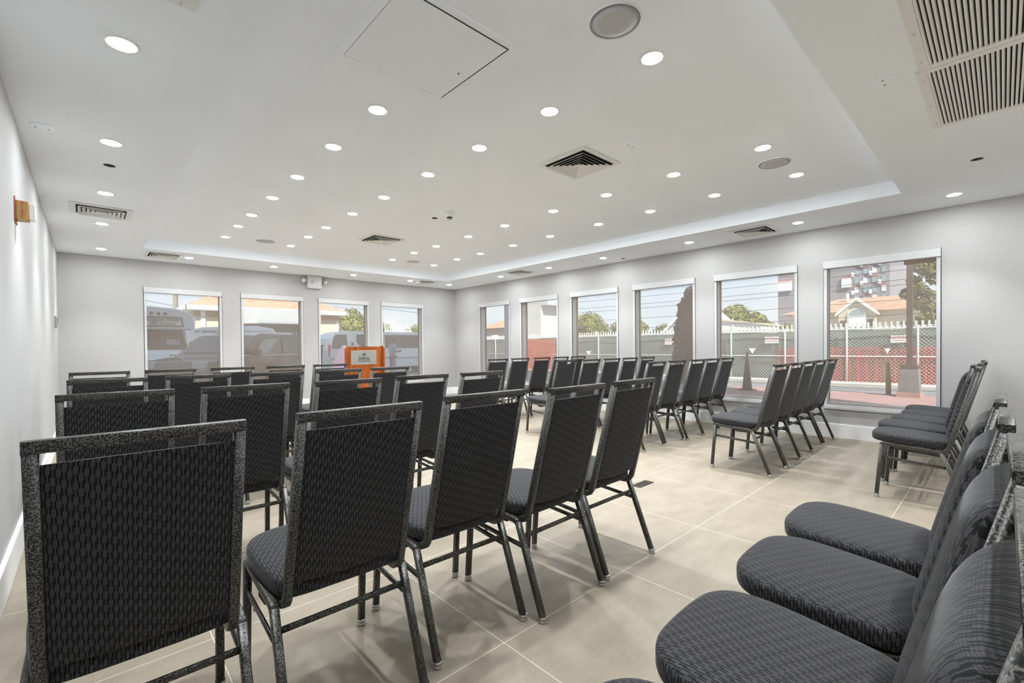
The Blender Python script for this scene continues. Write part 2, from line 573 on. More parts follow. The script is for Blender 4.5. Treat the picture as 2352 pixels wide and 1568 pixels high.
for i, (a, b) in enumerate(RW[::-1]):
    window(i + 1, 'x', a, b, XR, RN[i])
for i, (a, b) in enumerate(BW):
    window(i + 7, 'y', a, b, YB, BN[i])

# ------------------------------------------------------------------ banquet chair
def build_chair():
    root = thing('banquet_chair', '', 'chair')
    F = MT['frame']
    sq = rsec(0.0245, 0.0245, 0.005)
    for s in (-1, 1):
        lg = MB().sweep([(s*0.2062, 0.0, 0.014), (s*0.2042, -0.031, 0.390)], sq).build('leg', F, root)
        MB().lathe([(0.0135, 0.0), (0.0165, 0.003), (0.0165, 0.009), (0.011, 0.012), (0.0155, 0.013), (0.0155, 0.026)], (s*0.2062, -0.0005, 0.0), n=14).build('foot_glide', MT['chrome'], lg)
        lg = MB().sweep([(s*0.2062, -0.486, 0.014), (s*0.2042, -0.345, 0.372)], sq).build('leg', F, root)
        MB().lathe([(0.0135, 0.0), (0.0165, 0.003), (0.0165, 0.009), (0.011, 0.012), (0.0155, 0.013), (0.0155, 0.026)], (s*0.2062, -0.487, 0.0), n=14).build('foot_glide', MT['chrome'], lg)
        MB().sweep([(s*0.2042, -0.0305, 0.384), (s*0.2042, -0.0325, 0.394), (s*0.2042, -0.042, 0.4), (s*0.2042, -0.325, 0.378), (s*0.2042, -0.339, 0.374), (s*0.2042, -0.3465, 0.366)], sq).build('side_rail', F, root)
        br = MB().sweep([(s*0.2062, -0.022, 0.302), (s*0.2062, -0.385, 0.276)], rsec(0.010, 0.019, 0.003)).build('side_brace', F, root)
        MB().lathe([(0.007, 0), (0.007, 0.006), (0.004, 0.008)], (s*0.2062, -0.14, 0.285), (0, 0, -1), 10).build('bolt', MT['chrome'], br)
        # stacking bumper under the rail
        MB().box(s*0.2042 - 0.011, s*0.2042 + 0.011, -0.285, -0.215, 0.358, 0.375).build('stacking_bumper', MT['rubber'], root, bevel=0.004)
    MB().sweep([(-0.2, -0.3675, 0.312), (0.2, -0.3675, 0.312)], rsec(0.010, 0.019, 0.003), up=Vector((0, 1, 0))).build('rear_stretcher', F, root)
    # back frame: two posts that curve forward under the seat, and the top bar
    bf = MB()
    yl = lambda z: -0.3855 - (z - 0.42)*0.2545
    for s in (-1, 1):
        x = s*0.1735; xb = s*0.178
        path = [(xb, -0.24, 0.3795), (xb, -0.315, 0.375), (xb, -0.345, 0.3765), (xb, -0.368, 0.3875), (xb, -0.381, 0.405), (xb, yl(0.43), 0.43), (x, yl(0.9385), 0.9385)]
        bf.sweep(path, rsec(0.0245, 0.026, 0.005))
    yt = yl(0.939)
    bf.sweep([(-0.1858, yt, 0.939), (0.1858, yt, 0.939)], rsec(0.026, 0.0252, 0.0025), up=Vector((0, 1, 0)))
    bf.build('back_frame', F, root)
    # under-seat crossbars
    for yy in (-0.06, -0.30):
        MB().sweep([(-0.195, yy, 0.394 + 0.06*(yy + 0.15) - 0.004), (0.195, yy, 0.394 + 0.06*(yy + 0.15) - 0.004)], rsec(0.025, 0.012, 0.003), up=Vector((0, 1, 0))).build('seat_crossbar', F, root)
    # seat cushion
    half = [(0.0, 0.047), (0.07, 0.045), (0.128, 0.037), (0.172, 0.015), (0.2, -0.018), (0.214, -0.062), (0.218, -0.12), (0.213, -0.2), (0.204, -0.28), (0.196, -0.325), (0.183, -0.352), (0.160, -0.369), (0.10, -0.375), (0.0, -0.376)]
    out = [(-x, y) for x, y in half[1:-1]][::-1]
    loop = half + out
    def crv(pts, k=3):
        n = len(pts); r = []
        for i in range(n):
            p0, p1, p2, p3 = (Vector(pts[(i + d) % n]) for d in (-1, 0, 1, 2))
            for j in range(k):
                t = j / k
                r.append(0.5*((2*p1) + (p2 - p0)*t + (2*p0 - 5*p1 + 4*p2 - p3)*t*t + (3*p1 - p0 - 3*p2 + p3)*t**3))
        return r
    lp = crv(loop); n = len(lp); cy = -0.176
    rings = [(0.9, 0.404), (0.965, 0.405), (0.992, 0.409), (1.0, 0.416), (1.0, 0.43), (1.0, 0.441), (0.994, 0.449), (0.975, 0.455), (0.93, 0.460), (0.82, 0.464), (0.6, 0.4675), (0.3, 0.469)]
    vs = []; fs = []
    for k, z in rings:
        for p in lp:
            x = p.x*k; y = cy + (p.y - cy)*k
            vs.append((x, y, z + 0.06*(y + 0.15)))
    for i in range(len(rings) - 1):
        for j in range(n):
            j2 = (j + 1) % n
            fs.append((i*n + j, i*n + j2, (i + 1)*n + j2, (i + 1)*n + j))
    m = MB(); m.add(vs, fs, True)
    m.add([vs[j] for j in range(n)], [tuple(range(n))[::-1]], True)
    m.add([vs[(len(rings) - 1)*n + j] for j in range(n)], [tuple(range(n))], True)
    m.build('seat', MT['fabric'], root, uv=True)
    # backrest: flat rear panel, padded front
    z0, z1 = 0.452, 0.902; nx, nz = 18, 26; hw = 0.161
    vs = []; fs = []
    def prof(t, e):  # 0 at the rims, 1 inside
        return max(0.0, 1 - abs(t)**e)**(1.0/2.4)
    for side in (0, 1):
        for iz in range(nz + 1):
            tz = -math.cos(PI*iz/nz)
            z = (z0 + z1)/2 + (z1 - z0)/2*tz
            hw = 0.178 - (z - 0.43)/0.5085*0.0045 - 0.0118
            for ix in range(nx + 1):
                tx = -math.cos(PI*ix/nx)
                x = hw*tx
                r = prof(tx, 5)*prof(tz, 9)
                sag = 0.02*(1 - tx*tx) if iz == 0 else 0
                if side == 0: d = -0.006 - 0.006*r
                else: d = -0.004 + 0.050*r
                zz = z - (0.012*(1 - tx*tx) if tz < -0.98 else 0.0)
                vs.append((x, yl(z) + d, zz))
    A = (nx + 1)*(nz + 1)
    for iz in range(nz):
        for ix in range(nx):
            a = iz*(nx + 1) + ix
            fs.append((a, a + 1, a + nx + 2, a + nx + 1))
            fs.append((A + a, A + a + nx + 1, A + a + nx + 2, A + a + 1))
    rim = [i for i in range(nx + 1)] + [k*(nx + 1) + nx for k in range(1, nz + 1)] + [nz*(nx + 1) + i for i in range(nx - 1, -1, -1)] + [k*(nx + 1) for k in range(nz - 1, 0, -1)]
    for i in range(len(rim)):
        a, b = rim[i], rim[(i + 1) % len(rim)]
        fs.append((a, A + a, A + b, b))
    m = MB(); m.add(vs, fs, True)
    m.build('backrest', MT['fabric'], root, uv='xz')
    return root

chair = build_chair()
index_children()
LB = {  # left block: row -> [(x, rear y of the back bar, turn)]
    'fifth': [(0.60, -0.028, 0.0), (1.07, -0.026, 0.01), (1.56, -0.012, 0.0), (2.04, -0.002, 0.0)],
    'fourth': [(0.090, 1.244, -0.014), (0.584, 1.252, -0.012), (1.086, 1.305, -0.018), (1.545, 1.237, 0.02), (2.014, 1.256, 0.0)],
    'third': [(0.089, 2.474, -0.008), (0.557, 2.451, 0.0), (1.0415, 2.417, 0.014), (1.537, 2.471, 0.0), (2.007, 2.455, 0.007)],
    'second': [(0.090, 3.70, -0.003), (0.557, 3.74, 0.007), (1.037, 3.69, -0.004), (1.508, 3.70, 0.022), (1.998, 3.76, 0.015)],
    'first': [(0.070, 5.00, -0.002), (0.540, 5.05, 0.005), (1.026, 5.08, 0.005), (1.508, 5.08, 0.008), (1.975, 5.095, 0.008)],
}
RB = {
    'fifth': [(4.42, 0.105, 0.0), (4.93, 0.145, 0.004), (5.376, 0.12, 0.0), (5.822, 0.10, 0.0), (6.262, 0.12, 0.0)],
    'fourth': [(4.396, 1.296, 0.004), (4.843, 1.30, 0.004), (5.290, 1.312, 0.002), (5.735, 1.32, 0.0), (6.182, 1.312, 0.006)],
    'third': [(4.478, 2.53, 0.003), (4.935, 2.53, 0.0), (5.375, 2.495, 0.006), (5.82, 2.505, 0.006), (6.263, 2.50, 0.006)],
    'second': [(4.40, 3.72, -0.015), (4.865, 3.69, 0.003), (5.33, 3.69, 0.002), (5.785, 3.69, 0.0), (6.25, 3.68, 0.0)],
    'first': [(4.385, 5.01, 0.002), (4.86, 5.04, 0.004), (5.335, 5.03, 0.004), (5.80, 5.03, 0.0), (6.255, 5.03, 0.0)],
}
POS = ['beside the white side wall', 'second from the white side wall', 'in the middle', 'fourth from the white side wall', 'on the aisle end']
POSR = ['on the aisle end', 'second from the aisle', 'in the middle', 'second from the windows', 'beside the windows']
first = True
for blk, tab, pos, side in (('podium block', LB, POS, 'left'), ('window block', RB, POSR, 'right')):
    for row, lst in tab.items():
        for k, (x, y, rz) in enumerate(lst):
            p = pos[k + 1] if (tab is LB and row == 'fifth') else pos[k]
            rn = {'first': 'front row', 'second': 'second row', 'third': 'third row', 'fourth': 'fourth row', 'fifth': 'rearmost row'}[row]
            where = 'lectern-side block' if side == 'left' else 'window-side block'
            lab = 'black banquet chair, %s of the %s, %s' % (rn, where, p)
            c, s_ = math.cos(rz), math.sin(rz)
            loc = (x - s_*0.524, y + c*0.524, 0)
            if first:
                chair.location = loc; chair.rotation_euler = (0, 0, rz); chair['label'] = lab; chair['group'] = 'banquet chairs in rows'
                first = False
            else:
                dup(chair, loc, rz, lab, 'banquet chairs in rows')

# ------------------------------------------------------------------ ceiling fixtures
def build_downlight():
    t = thing('ceiling_downlight', '', 'ceiling light')
    MB().lathe([(0.047, 0.004), (0.049, -0.004), (0.058, -0.006), (0.066, -0.003), (0.067, 0.0)], (0, 0, 0), n=28).build('trim_ring', MT['white'], t)
    MB().lathe([(0.0, -0.0095), (0.03, -0.009), (0.043, -0.0078), (0.047, -0.006), (0.047, -0.002)], (0, 0, 0), n=24).build('lens', MT['lens'], t)
    return t
dl = build_downlight(); index_children()
lights = []
TXS = [1.402, 2.248, 3.912, 4.768]
TYS = [1.29, 2.035, 2.77, 3.50, 4.325, 5.085, 5.885, 6.53, 7.26]
ORD = ['first', 'second', 'third', 'fourth', 'fifth', 'sixth', 'seventh', 'eighth', 'ninth']
CN = ['nearest the white side wall', 'second from the white side wall', 'second from the window wall', 'nearest the window wall']
for i, x in enumerate(TXS):
    for j, y in enumerate(TYS):
        if i == 0 and j == 1: continue
        lights.append((x, y, ZT, 'round downlight %s from the podium end, raised ceiling column %s' % (ORD[8 - j], CN[i]), 'downlights in the raised ceiling'))
for j, y in enumerate([1.40, 2.76, 4.11, 5.46, 6.79]):
    lights.append((0.135, y, ZS, 'round downlight in the lowered border beside the white side wall, %s from the back' % ORD[4 - j], 'downlights in the lowered border'))
for j, x in enumerate([0.15, 1.15, 2.34, 3.74, 4.97, 5.95]):
    lights.append((x, 8.46, ZS, 'round downlight in the lowered border above the lectern wall, %s from the white side wall' % ORD[j], 'downlights in the lowered border'))
for j, y in enumerate([6.82, 5.52, 4.35, 2.925, 1.62, 0.32]):
    lights.append((6.045, y, ZS, 'round downlight in the lowered border along the six windows, %s from the corner' % ORD[j], 'downlights in the lowered border'))
for x, y in ((0.3, -0.5), (1.4, -0.5), (2.25, -0.5), (3.05, -0.8), (3.9, -0.8), (4.77, -0.55), (6.05, -0.75), (1.0, -1.9), (2.6, -1.9), (4.2, -1.9), (5.7, -1.9)):  # unseen lamps added to brighten the near floor and ceiling
    lights.append((x, y, ZS, 'added unseen downlight brightening the room from behind the rearmost row', 'added downlights behind the rows'))
beam = bpy.data.lights.new('downlight_beam', 'SPOT')
beam.energy = 38.0; beam.color = (0.94, 0.98, 1.0); beam.spot_size = math.radians(84); beam.spot_blend = 0.85; beam.shadow_soft_size = 0.03
for i, (x, y, z, lab, grp) in enumerate(lights):
    bo = bpy.data.objects.new('downlight_beam', beam); COL.objects.link(bo); bo.location = (x, y, z - 0.03)
    if i == 0:
        dl.location = (x, y, z); dl['label'] = lab; dl['group'] = grp
    else:
        dup(dl, (x, y, z), 0, lab, grp)

def diffuser(x, y, z, size, lab, rz=0.0):
    """square louvred supply diffuser, concentric sloped vanes over a dark duct"""
    t = thing('air_diffuser', lab, 'air vent', (x, y, z), rz, 'square ceiling diffusers')
    h = size/2
    fr = MB()
    w = 0.042
    def ring(mb, o, i, zo, zi, th=0.0025):
        vs = []
        for a, zz in ((o, zo), (i, zi), (i, zi + th), (o, zo + th)):
            vs += [(-a, -a, zz), (a, -a, zz), (a, a, zz), (-a, a, zz)]
        fs = []
        for k in range(4):
            k2 = (k + 1) % 4
            for r in range(4):
                r2 = (r + 1) % 4
                fs.append((r*4 + k, r*4 + k2, r2*4 + k2, r2*4 + k))
        mb.add(vs, fs)
    ring(fr, h, h - w, -0.007, -0.009, 0.004)
    fr.build('frame', MT['grillewhite'], t)
    MB().box(-h + w, h - w, -h + w, h - w, -0.003, -0.0015).build('duct_opening', MT['duct'], t)
    n = 5
    step = (h - w)/(n + 0.75)
    for k in range(n):
        o = h - w - step*(k + 0.42)
        m = MB(); ring(m, o, o - step*0.72, -0.026 + 0.001*k, -0.006, 0.002)
        m.build('vane', MT['grillewhite'], t)
    a = step*0.55
    MB().box(-a, a, -a, a, -0.018, -0.013).build('centre_plate', MT['grillewhite'], t)
    return t
diffuser(3.08, 2.455, ZT, 0.50, 'large square louvred air diffuser in the middle of the raised ceiling, nearer the camera')
diffuser(3.085, 6.035, ZT, 0.50, 'square louvred air diffuser in the raised ceiling above the lectern end')
diffuser(0.12, 6.19, ZS, 0.46, 'square air diffuser in the lowered border beside the white side wall')
diffuser(0.84, 8.47, ZS, 0.44, 'square air diffuser in the lowered border above the shuttle bus window')
diffuser(6.08, 2.10, ZS, 0.46, 'square air diffuser in the lowered border along the windows, nearer the camera')
diffuser(5.98, 6.20, ZS, 0.42, 'square air diffuser in the lowered border along the windows, far end')
diffuser(5.28, 8.43, ZS, 0.42, 'square air diffuser in the lowered border near the far room corner')

def return_grille(x0, x1, y0, y1, lab):
    t = thing('return_grille', lab, 'air vent', ((x0 + x1)/2, (y0 + y1)/2, ZS), 0, 'slatted return grilles')
    hx, hy = (x1 - x0)/2, (y1 - y0)/2
    w = 0.042
    fr = MB()
    fr.box(-hx, hx, -hy, -hy + w, -0.010, 0); fr.box(-hx, hx, hy - w, hy, -0.010, 0)
    fr.box(-hx, -hx + w, -hy + w, hy - w, -0.010, 0); fr.box(hx - w, hx, -hy + w, hy - w, -0.010, 0)
    fr.build('frame', MT['grillewhite'], t)
    MB().box(-hx + w, hx - w, -hy + w, hy - w, -0.002, -0.001).build('duct_opening', MT['duct'], t)
    y = hy - w - 0.006
    while y > -hy + w:
        m = MB()
        sec = [(-0.0052, -0.009), (-0.0016, -0.0105), (0.0036, -0.0085), (0.0062, -0.0035), (0.0068, -0.002), (0.0052, -0.002), (0.0028, -0.0055), (-0.001, -0.0078)]
        n = len(sec)
        vs = [(xx, y - q[0], q[1]) for xx in (-hx + w, hx - w) for q in sec]
        fs = [(k, (k + 1) % n, n + (k + 1) % n, n + k) for k in range(n)]
        m.add(vs, fs + [tuple(range(n)), tuple(range(n, 2*n))[::-1]])
        m.build('slat', MT['grillewhite'], t)
        y -= 0.0176
    for xx in (-hx*0.75, hx*0.1, hx*0.78):
        MB().lathe([(0.005, 0), (0.004, -0.002), (0.0, -0.0025)], (xx, hy - w/2, -0.010), n=10).build('screw', MT['chrome'], t)
    return t
return_grille(3.178, 4.085, -0.42, 0.315, 'slatted white return air grille in the ceiling corner, the one nearer the windows')
return_grille(2.268, 3.174, -0.42, 0.300, 'slatted white return air grille at the top picture edge, farther from the windows')
return_grille(-0.10, 0.345, 1.70, 2.285, 'return air grille in the lowered border, only its corner in view at the top')

for x, y, r, lab in ((1.865, 1.265, 0.120, 'large round grey ceiling speaker at the top, nearest the camera'), (4.315, 1.335, 0.120, 'round grey ceiling speaker beside the window-side downlights'),
                     (1.88, 7.17, 0.120, 'round grey ceiling speaker above the podium end, second downlight column'), (4.28, 7.19, 0.115, 'round grey ceiling speaker nearest the far ceiling corner')):
    t = thing('ceiling_speaker', lab, 'speaker', (x, y, ZT), 0, 'round ceiling speakers')
    MB().lathe([(r - 0.003, -0.004), (r, -0.008), (r + 0.004, -0.006), (r + 0.005, 0.0)], (0, 0, 0), n=48).build('rim', MT['grillewhite'], t)
    MB().lathe([(0.0, -0.0095), (r*0.6, -0.009), (r - 0.003, -0.0065)], (0, 0, 0), n=48).build('grille', MT['speakergrey'], t)

# access panel in the raised ceiling
t = thing('access_panel', 'square flush access panel in the raised ceiling with a dark gap on one side', 'hatch', (1.315, 2.065, ZT - 0.0008))
MB().box(-0.305, 0.305, -0.305, 0.300, -0.004, -0.002).build('panel', MT['ceiling'], t)
MB().box(-0.309, 0.312, -0.309, 0.308, -0.002, -0.0005).build('gap', MT['duct'], t)
fr = MB()
fr.box(-0.355, -0.308, -0.355, 0.355, -0.0045, 0); fr.box(0.3125, 0.355, -0.355, 0.355, -0.0045, 0)
fr.box(-0.308, 0.3125, -0.355, -0.318, -0.0045, 0); fr.box(-0.308, 0.3125, 0.3015, 0.355, -0.0045, 0)
fr.build('surround', MT['ceiling'], t)
MB().lathe([(0.006, 0), (0.006, -0.001)], (0.24, 0.03, -0.004), n=10).build('latch_hole', MT['black'], t)

for x, y, z, lab in ((-0.19, 4.10, ZS, 'flat white sprinkler cover plate in the lowered border near the orange fire strobe'), (3.16, 0.43, ZS, 'flat white sprinkler cover plate beside the slatted return grilles'),
                     (6.03, 4.70, ZS, 'flat white sprinkler cover plate in the lowered border along the windows'), (3.09, 1.95, ZT, 'flat white sprinkler cover plate beside the large air diffuser'),
                     (3.10, 6.62, ZT, 'flat white sprinkler cover plate beside the lectern-end air diffuser')):
    t = thing('sprinkler_cover', lab, 'sprinkler', (x, y, z), 0, 'white sprinkler cover plates')
    MB().lathe([(0.058, 0.0), (0.058, -0.004), (0.052, -0.007), (0.0, -0.0085)], (0, 0, 0), n=32).build('cover_plate', MT['ceiling'], t)
    for dx in (-0.03, 0.03):
        MB().lathe([(0.006, -0.007), (0.006, -0.0095), (0, -0.010)], (dx, 0.012, 0), n=8).build('vent_slot', MT['greyplastic'], t)
for x, y, z, lab in ((0.14, 4.63, ZS, 'small dark open hole in the lowered border above the white side wall'), (5.03, 0.14, ZS, 'small dark open hole in the ceiling near the return grilles'),
                     (6.35, 4.18, ZS, 'small dark open hole in the lowered border above the windows'), (3.06, 4.63, ZT, 'small dark open hole beside the smoke detector')):
    t = thing('ceiling_hole', lab, 'junction hole', (x, y, z), 0, 'open junction holes in the ceiling')
    MB().lathe([(0.036, 0.0), (0.036, -0.001), (0.0, -0.0012)], (0, 0, 0), n=20).build('opening', MT['duct'], t)
    MB().lathe([(0.036, -0.001), (0.040, -0.0015), (0.041, 0.0)], (0, 0, 0), n=20).build('rim', MT['ceiling'], t)
t = thing('smoke_detector', 'cone shaped white smoke detector hanging from the middle of the raised ceiling', 'smoke detector', (3.07, 4.34, ZT))
MB().lathe([(0.055, 0), (0.054, -0.02), (0.042, -0.038), (0.034, -0.05)], (0, 0, 0), n=24).build('housing', MT['grillewhite'], t)
MB().lathe([(0.030, -0.05), (0.031, -0.058), (0.029, -0.066)], (0, 0, 0), n=24).build('sensing_chamber', MT['black'], t)
MB().lathe([(0.027, -0.066), (0.022, -0.074), (0, -0.076)], (0, 0, 0), n=24).build('cap', MT['greyplastic'], t)

# ------------------------------------------------------------------ wall fixtures
t = thing('fire_strobe', 'amber and red fire alarm strobe on the white side wall', 'fire alarm', (XL, 3.99, 1.895))
MB().box(0, 0.006, -0.06, 0.06, -0.012, 0.138).build('mounting_plate', MT['firered'], t, bevel=0.003)
MB().prism([(0.006, -0.045), (0.058, -0.036), (0.058, 0.036), (0.006, 0.045)], 'z', 0.006, 0.118).build('body', MT['firegold'], t, bevel=0.003)
MB().prism([(0.058, -0.032), (0.086, -0.022), (0.086, 0.022), (0.058, 0.032)], 'z', 0.012, 0.112).build('strobe_lens', MT['lensclear'], t, bevel=0.004)
m = MB()
for k, ch in enumerate('FIRE'):
    n0 = Vector((0.052, 0.009, 0)).normalized()           # along the camera-facing side, away from the wall
    nrm = Vector((0.009, -0.052, 0)).normalized()
    zc = 0.100 - k*0.024
    text_parts(m, ch, 0.030, lambda x, y, d, zc=zc: Vector((0.032, -0.0405, zc)) + n0*x + Vector((0, 0, y)) + nrm*(d + 0.0012), 0.0004, 0.0005)
m.build('lettering', MT['firered'], t)
t = thing('thermostat', 'small grey thermostat on the white side wall near the far corner', 'thermostat', (XL, 8.1, 1.49))
MB().box(0, 0.028, -0.05, 0.05, -0.07, 0.07).build('housing', MT['greyplastic'], t, bevel=0.006)
MB().box(0, 0.006, -0.055, 0.055, -0.075, 0.075).build('mounting_plate', MT['greyplastic'], t, bevel=0.002)
MB().box(0.028, 0.030, -0.03, 0.03, 0.0, 0.045).build('display', MT['black'], t)

t = thing('emergency_light', 'white twin-head emergency light box high on the lectern wall', 'emergency light', (3.215, YB, 2.40))
MB().box(-0.135, 0.135, -0.085, 0, -0.115, 0.125).build('housing', MT['vinyl'], t, bevel=0.008)
MB().box(-0.12, 0.12, -0.004, 0, -0.13, -0.115).build('mounting_plate', MT['vinyl'], t)
MB().box(-0.062, -0.038, -0.088, -0.084, 0.0, 0.016).build('test_button', MT['black'], t)
for s in (-1, 1):
    hd = MB().lathe([(0.025, 0.055), (0.042, 0.03), (0.052, 0.0), (0.048, -0.012)], (s*0.205, -0.075, 0.02), Vector((-s*0.35, 0.55, 0.75)) if s > 0 else Vector((0.9, 0.3, 0.2)), 20).build('lamp_head', MT['greyplastic'] if s > 0 else MT['vinyl'], t)
    ax = (Vector((-s*0.35, 0.55, 0.75)) if s > 0 else Vector((0.9, 0.3, 0.2))).normalized()
    MB().lathe([(0.046, -0.0125), (0.03, -0.018), (0, -0.02)], (s*0.205, -0.075, 0.02), ax, 20).build('lamp_lens', MT['lensclear'], hd)
    MB().cyl((s*0.13, -0.05, 0.04), (s*0.19, -0.06, 0.04), 0.010, 8).build('bracket', MT['vinyl'], t)

t = thing('floor_outlet', 'dark bronze rectangular floor outlet set in the tiles by the aisle', 'floor outlet', (3.275, 1.985, 0))
MB().box(-0.105, 0.105, -0.042, 0.042, 0.0, 0.004).build('cover', MT['floorbrass'], t, bevel=0.0015)
MB().box(-0.07, 0.05, -0.004, 0.004, 0.004, 0.0065).build('hinge_bar', MT['chrome'], t)

# ------------------------------------------------------------------ lectern
t = thing('lectern', 'cherry wood lectern with a silver hotel name plaque, in front of the back windows', 'lectern', (3.085, 6.60, 0))
sidep = [(0.0, 0.05), (0.0, 1.10), (0.004, 1.145), (0.018, 1.166), (0.045, 1.172), (0.12, 1.145), (0.22, 1.085), (0.32, 1.005), (0.40, 0.925), (0.44, 0.86), (0.455, 0.80), (0.45, 0.05)]
for x0, x1, nm, mt in ((-0.320, -0.298, 'side_panel', MT['cherrysheen']), (0.298, 0.320, 'side_panel', MT['cherry'])):
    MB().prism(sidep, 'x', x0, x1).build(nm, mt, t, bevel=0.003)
for x0, x1 in ((-0.321, -0.297), (0.297, 0.321)):
    MB().box(x0, x1, -0.004, 0.004, 0.05, 1.13).build('edge_band', MT['cherry'], t, bevel=0.002)
MB().box(-0.298, 0.298, 0.035, 0.055, 0.06, 1.15).build('front_panel', MT['cherry'], t)
MB().prism([(0.055, 1.12), (0.43, 0.90), (0.43, 0.88), (0.055, 1.10)], 'x', -0.298, 0.298).build('reading_top', MT['cherry'], t)
MB().box(-0.298, 0.298, 0.06, 0.44, 0.55, 0.57).build('shelf', MT['cherry'], t)
MB().box(-0.33, 0.33, -0.02, 0.46, 0.0, 0.05).build('base', MT['cherry'], t, bevel=0.004)
pl = MB().box(-0.210, 0.196, 0.029, 0.035, 0.876, 1.092).build('plaque', MT['brass'], t, bevel=0.001)
MB().box(-0.203, 0.189, 0.0275, 0.0295, 0.883, 1.085).build('plaque_face', MT['plaque'], pl)
m = MB()
yy0, yy1 = 0.0255, 0.0276
def bx2(x0, x1, z0, z1): m.box(x0, x1, yy0, yy1, z0, z1)
# "Hilton" in a serif hand: stems with slab serifs
cx0, zb, H = -0.089, 0.950, 0.043
def stem(x, h, w=0.0085, top=True, bot=True, sw=0.0045):
    bx2(x, x + w, zb, zb + h)
    if bot: bx2(x - sw, x + w + sw, zb, zb + 0.003)
    if top: bx2(x - sw, x + w*0.6, zb + h - 0.003, zb + h)
stem(cx0, H); stem(cx0 + 0.030, H); bx2(cx0, cx0 + 0.034, zb + H*0.5 - 0.002, zb + H*0.5 + 0.002)
bx2(cx0 + 0.03, cx0 + 0.043, zb + H - 0.003, zb + H); bx2(cx0, cx0 + 0.0125, zb + H - 0.003, zb + H)
stem(cx0 + 0.0505, H*0.68, 0.007); bx2(cx0 + 0.0505, cx0 + 0.0575, zb + H*0.84, zb + H*0.98)
stem(cx0 + 0.067, H*1.04, 0.007)
bx2(cx0 + 0.084, cx0 + 0.091, zb, zb + H*0.88); bx2(cx0 + 0.0795, cx0 + 0.098, zb + H*0.63, zb + H*0.70); bx2(cx0 + 0.088, cx0 + 0.098, zb, zb + 0.004)
def oring(cx, cz, rx, rz, wx, wz, n=24):
    vs = []
    for yy in (yy0, yy1):
        for k in range(n):
            a = 2*PI*k/n
            vs.append((cx + rx*math.cos(a), yy, cz + rz*math.sin(a))); vs.append((cx + (rx - wx)*math.cos(a), yy, cz + (rz - wz)*math.sin(a)))
    fs = []
    for k in range(n):
        a, b = 2*k, 2*((k + 1) % n)
        fs.append((a, b, b + 1, a + 1)); fs.append((2*n + a, 2*n + a + 1, 2*n + b + 1, 2*n + b))
        fs.append((a, 2*n + a, 2*n + b, b)); fs.append((a + 1, b + 1, 2*n + b + 1, 2*n + a + 1))
    m.add(vs, fs)
oring(cx0 + 0.117, zb + H*0.34, 0.0165, H*0.36, 0.008, 0.003)
stem(cx0 + 0.141, H*0.68, 0.007); stem(cx0 + 0.159, H*0.56, 0.007, top=False)
bx2(cx0 + 0.146, cx0 + 0.166, zb + H*0.56, zb + H*0.68)
# emblem: H inside an open ellipse
oring(cx0 + 0.082, 1.030, 0.0325, 0.0245, 0.005, 0.003, 32)
bx2(cx0 + 0.070, cx0 + 0.079, 1.016, 1.045); bx2(cx0 + 0.086, cx0 + 0.095, 1.016, 1.045); bx2(cx0 + 0.07, cx0 + 0.095, 1.028, 1.033)
text_parts(m, 'NEW YORK JFK AIRPORT', 0.0165, lambda x, y, d: Vector((cx0 + 0.083 + x*0.98, 0.0262 - d, 0.929 + y)), 0.0004, 0.0006)
m.build('plaque_lettering', MT['ink'], pl)

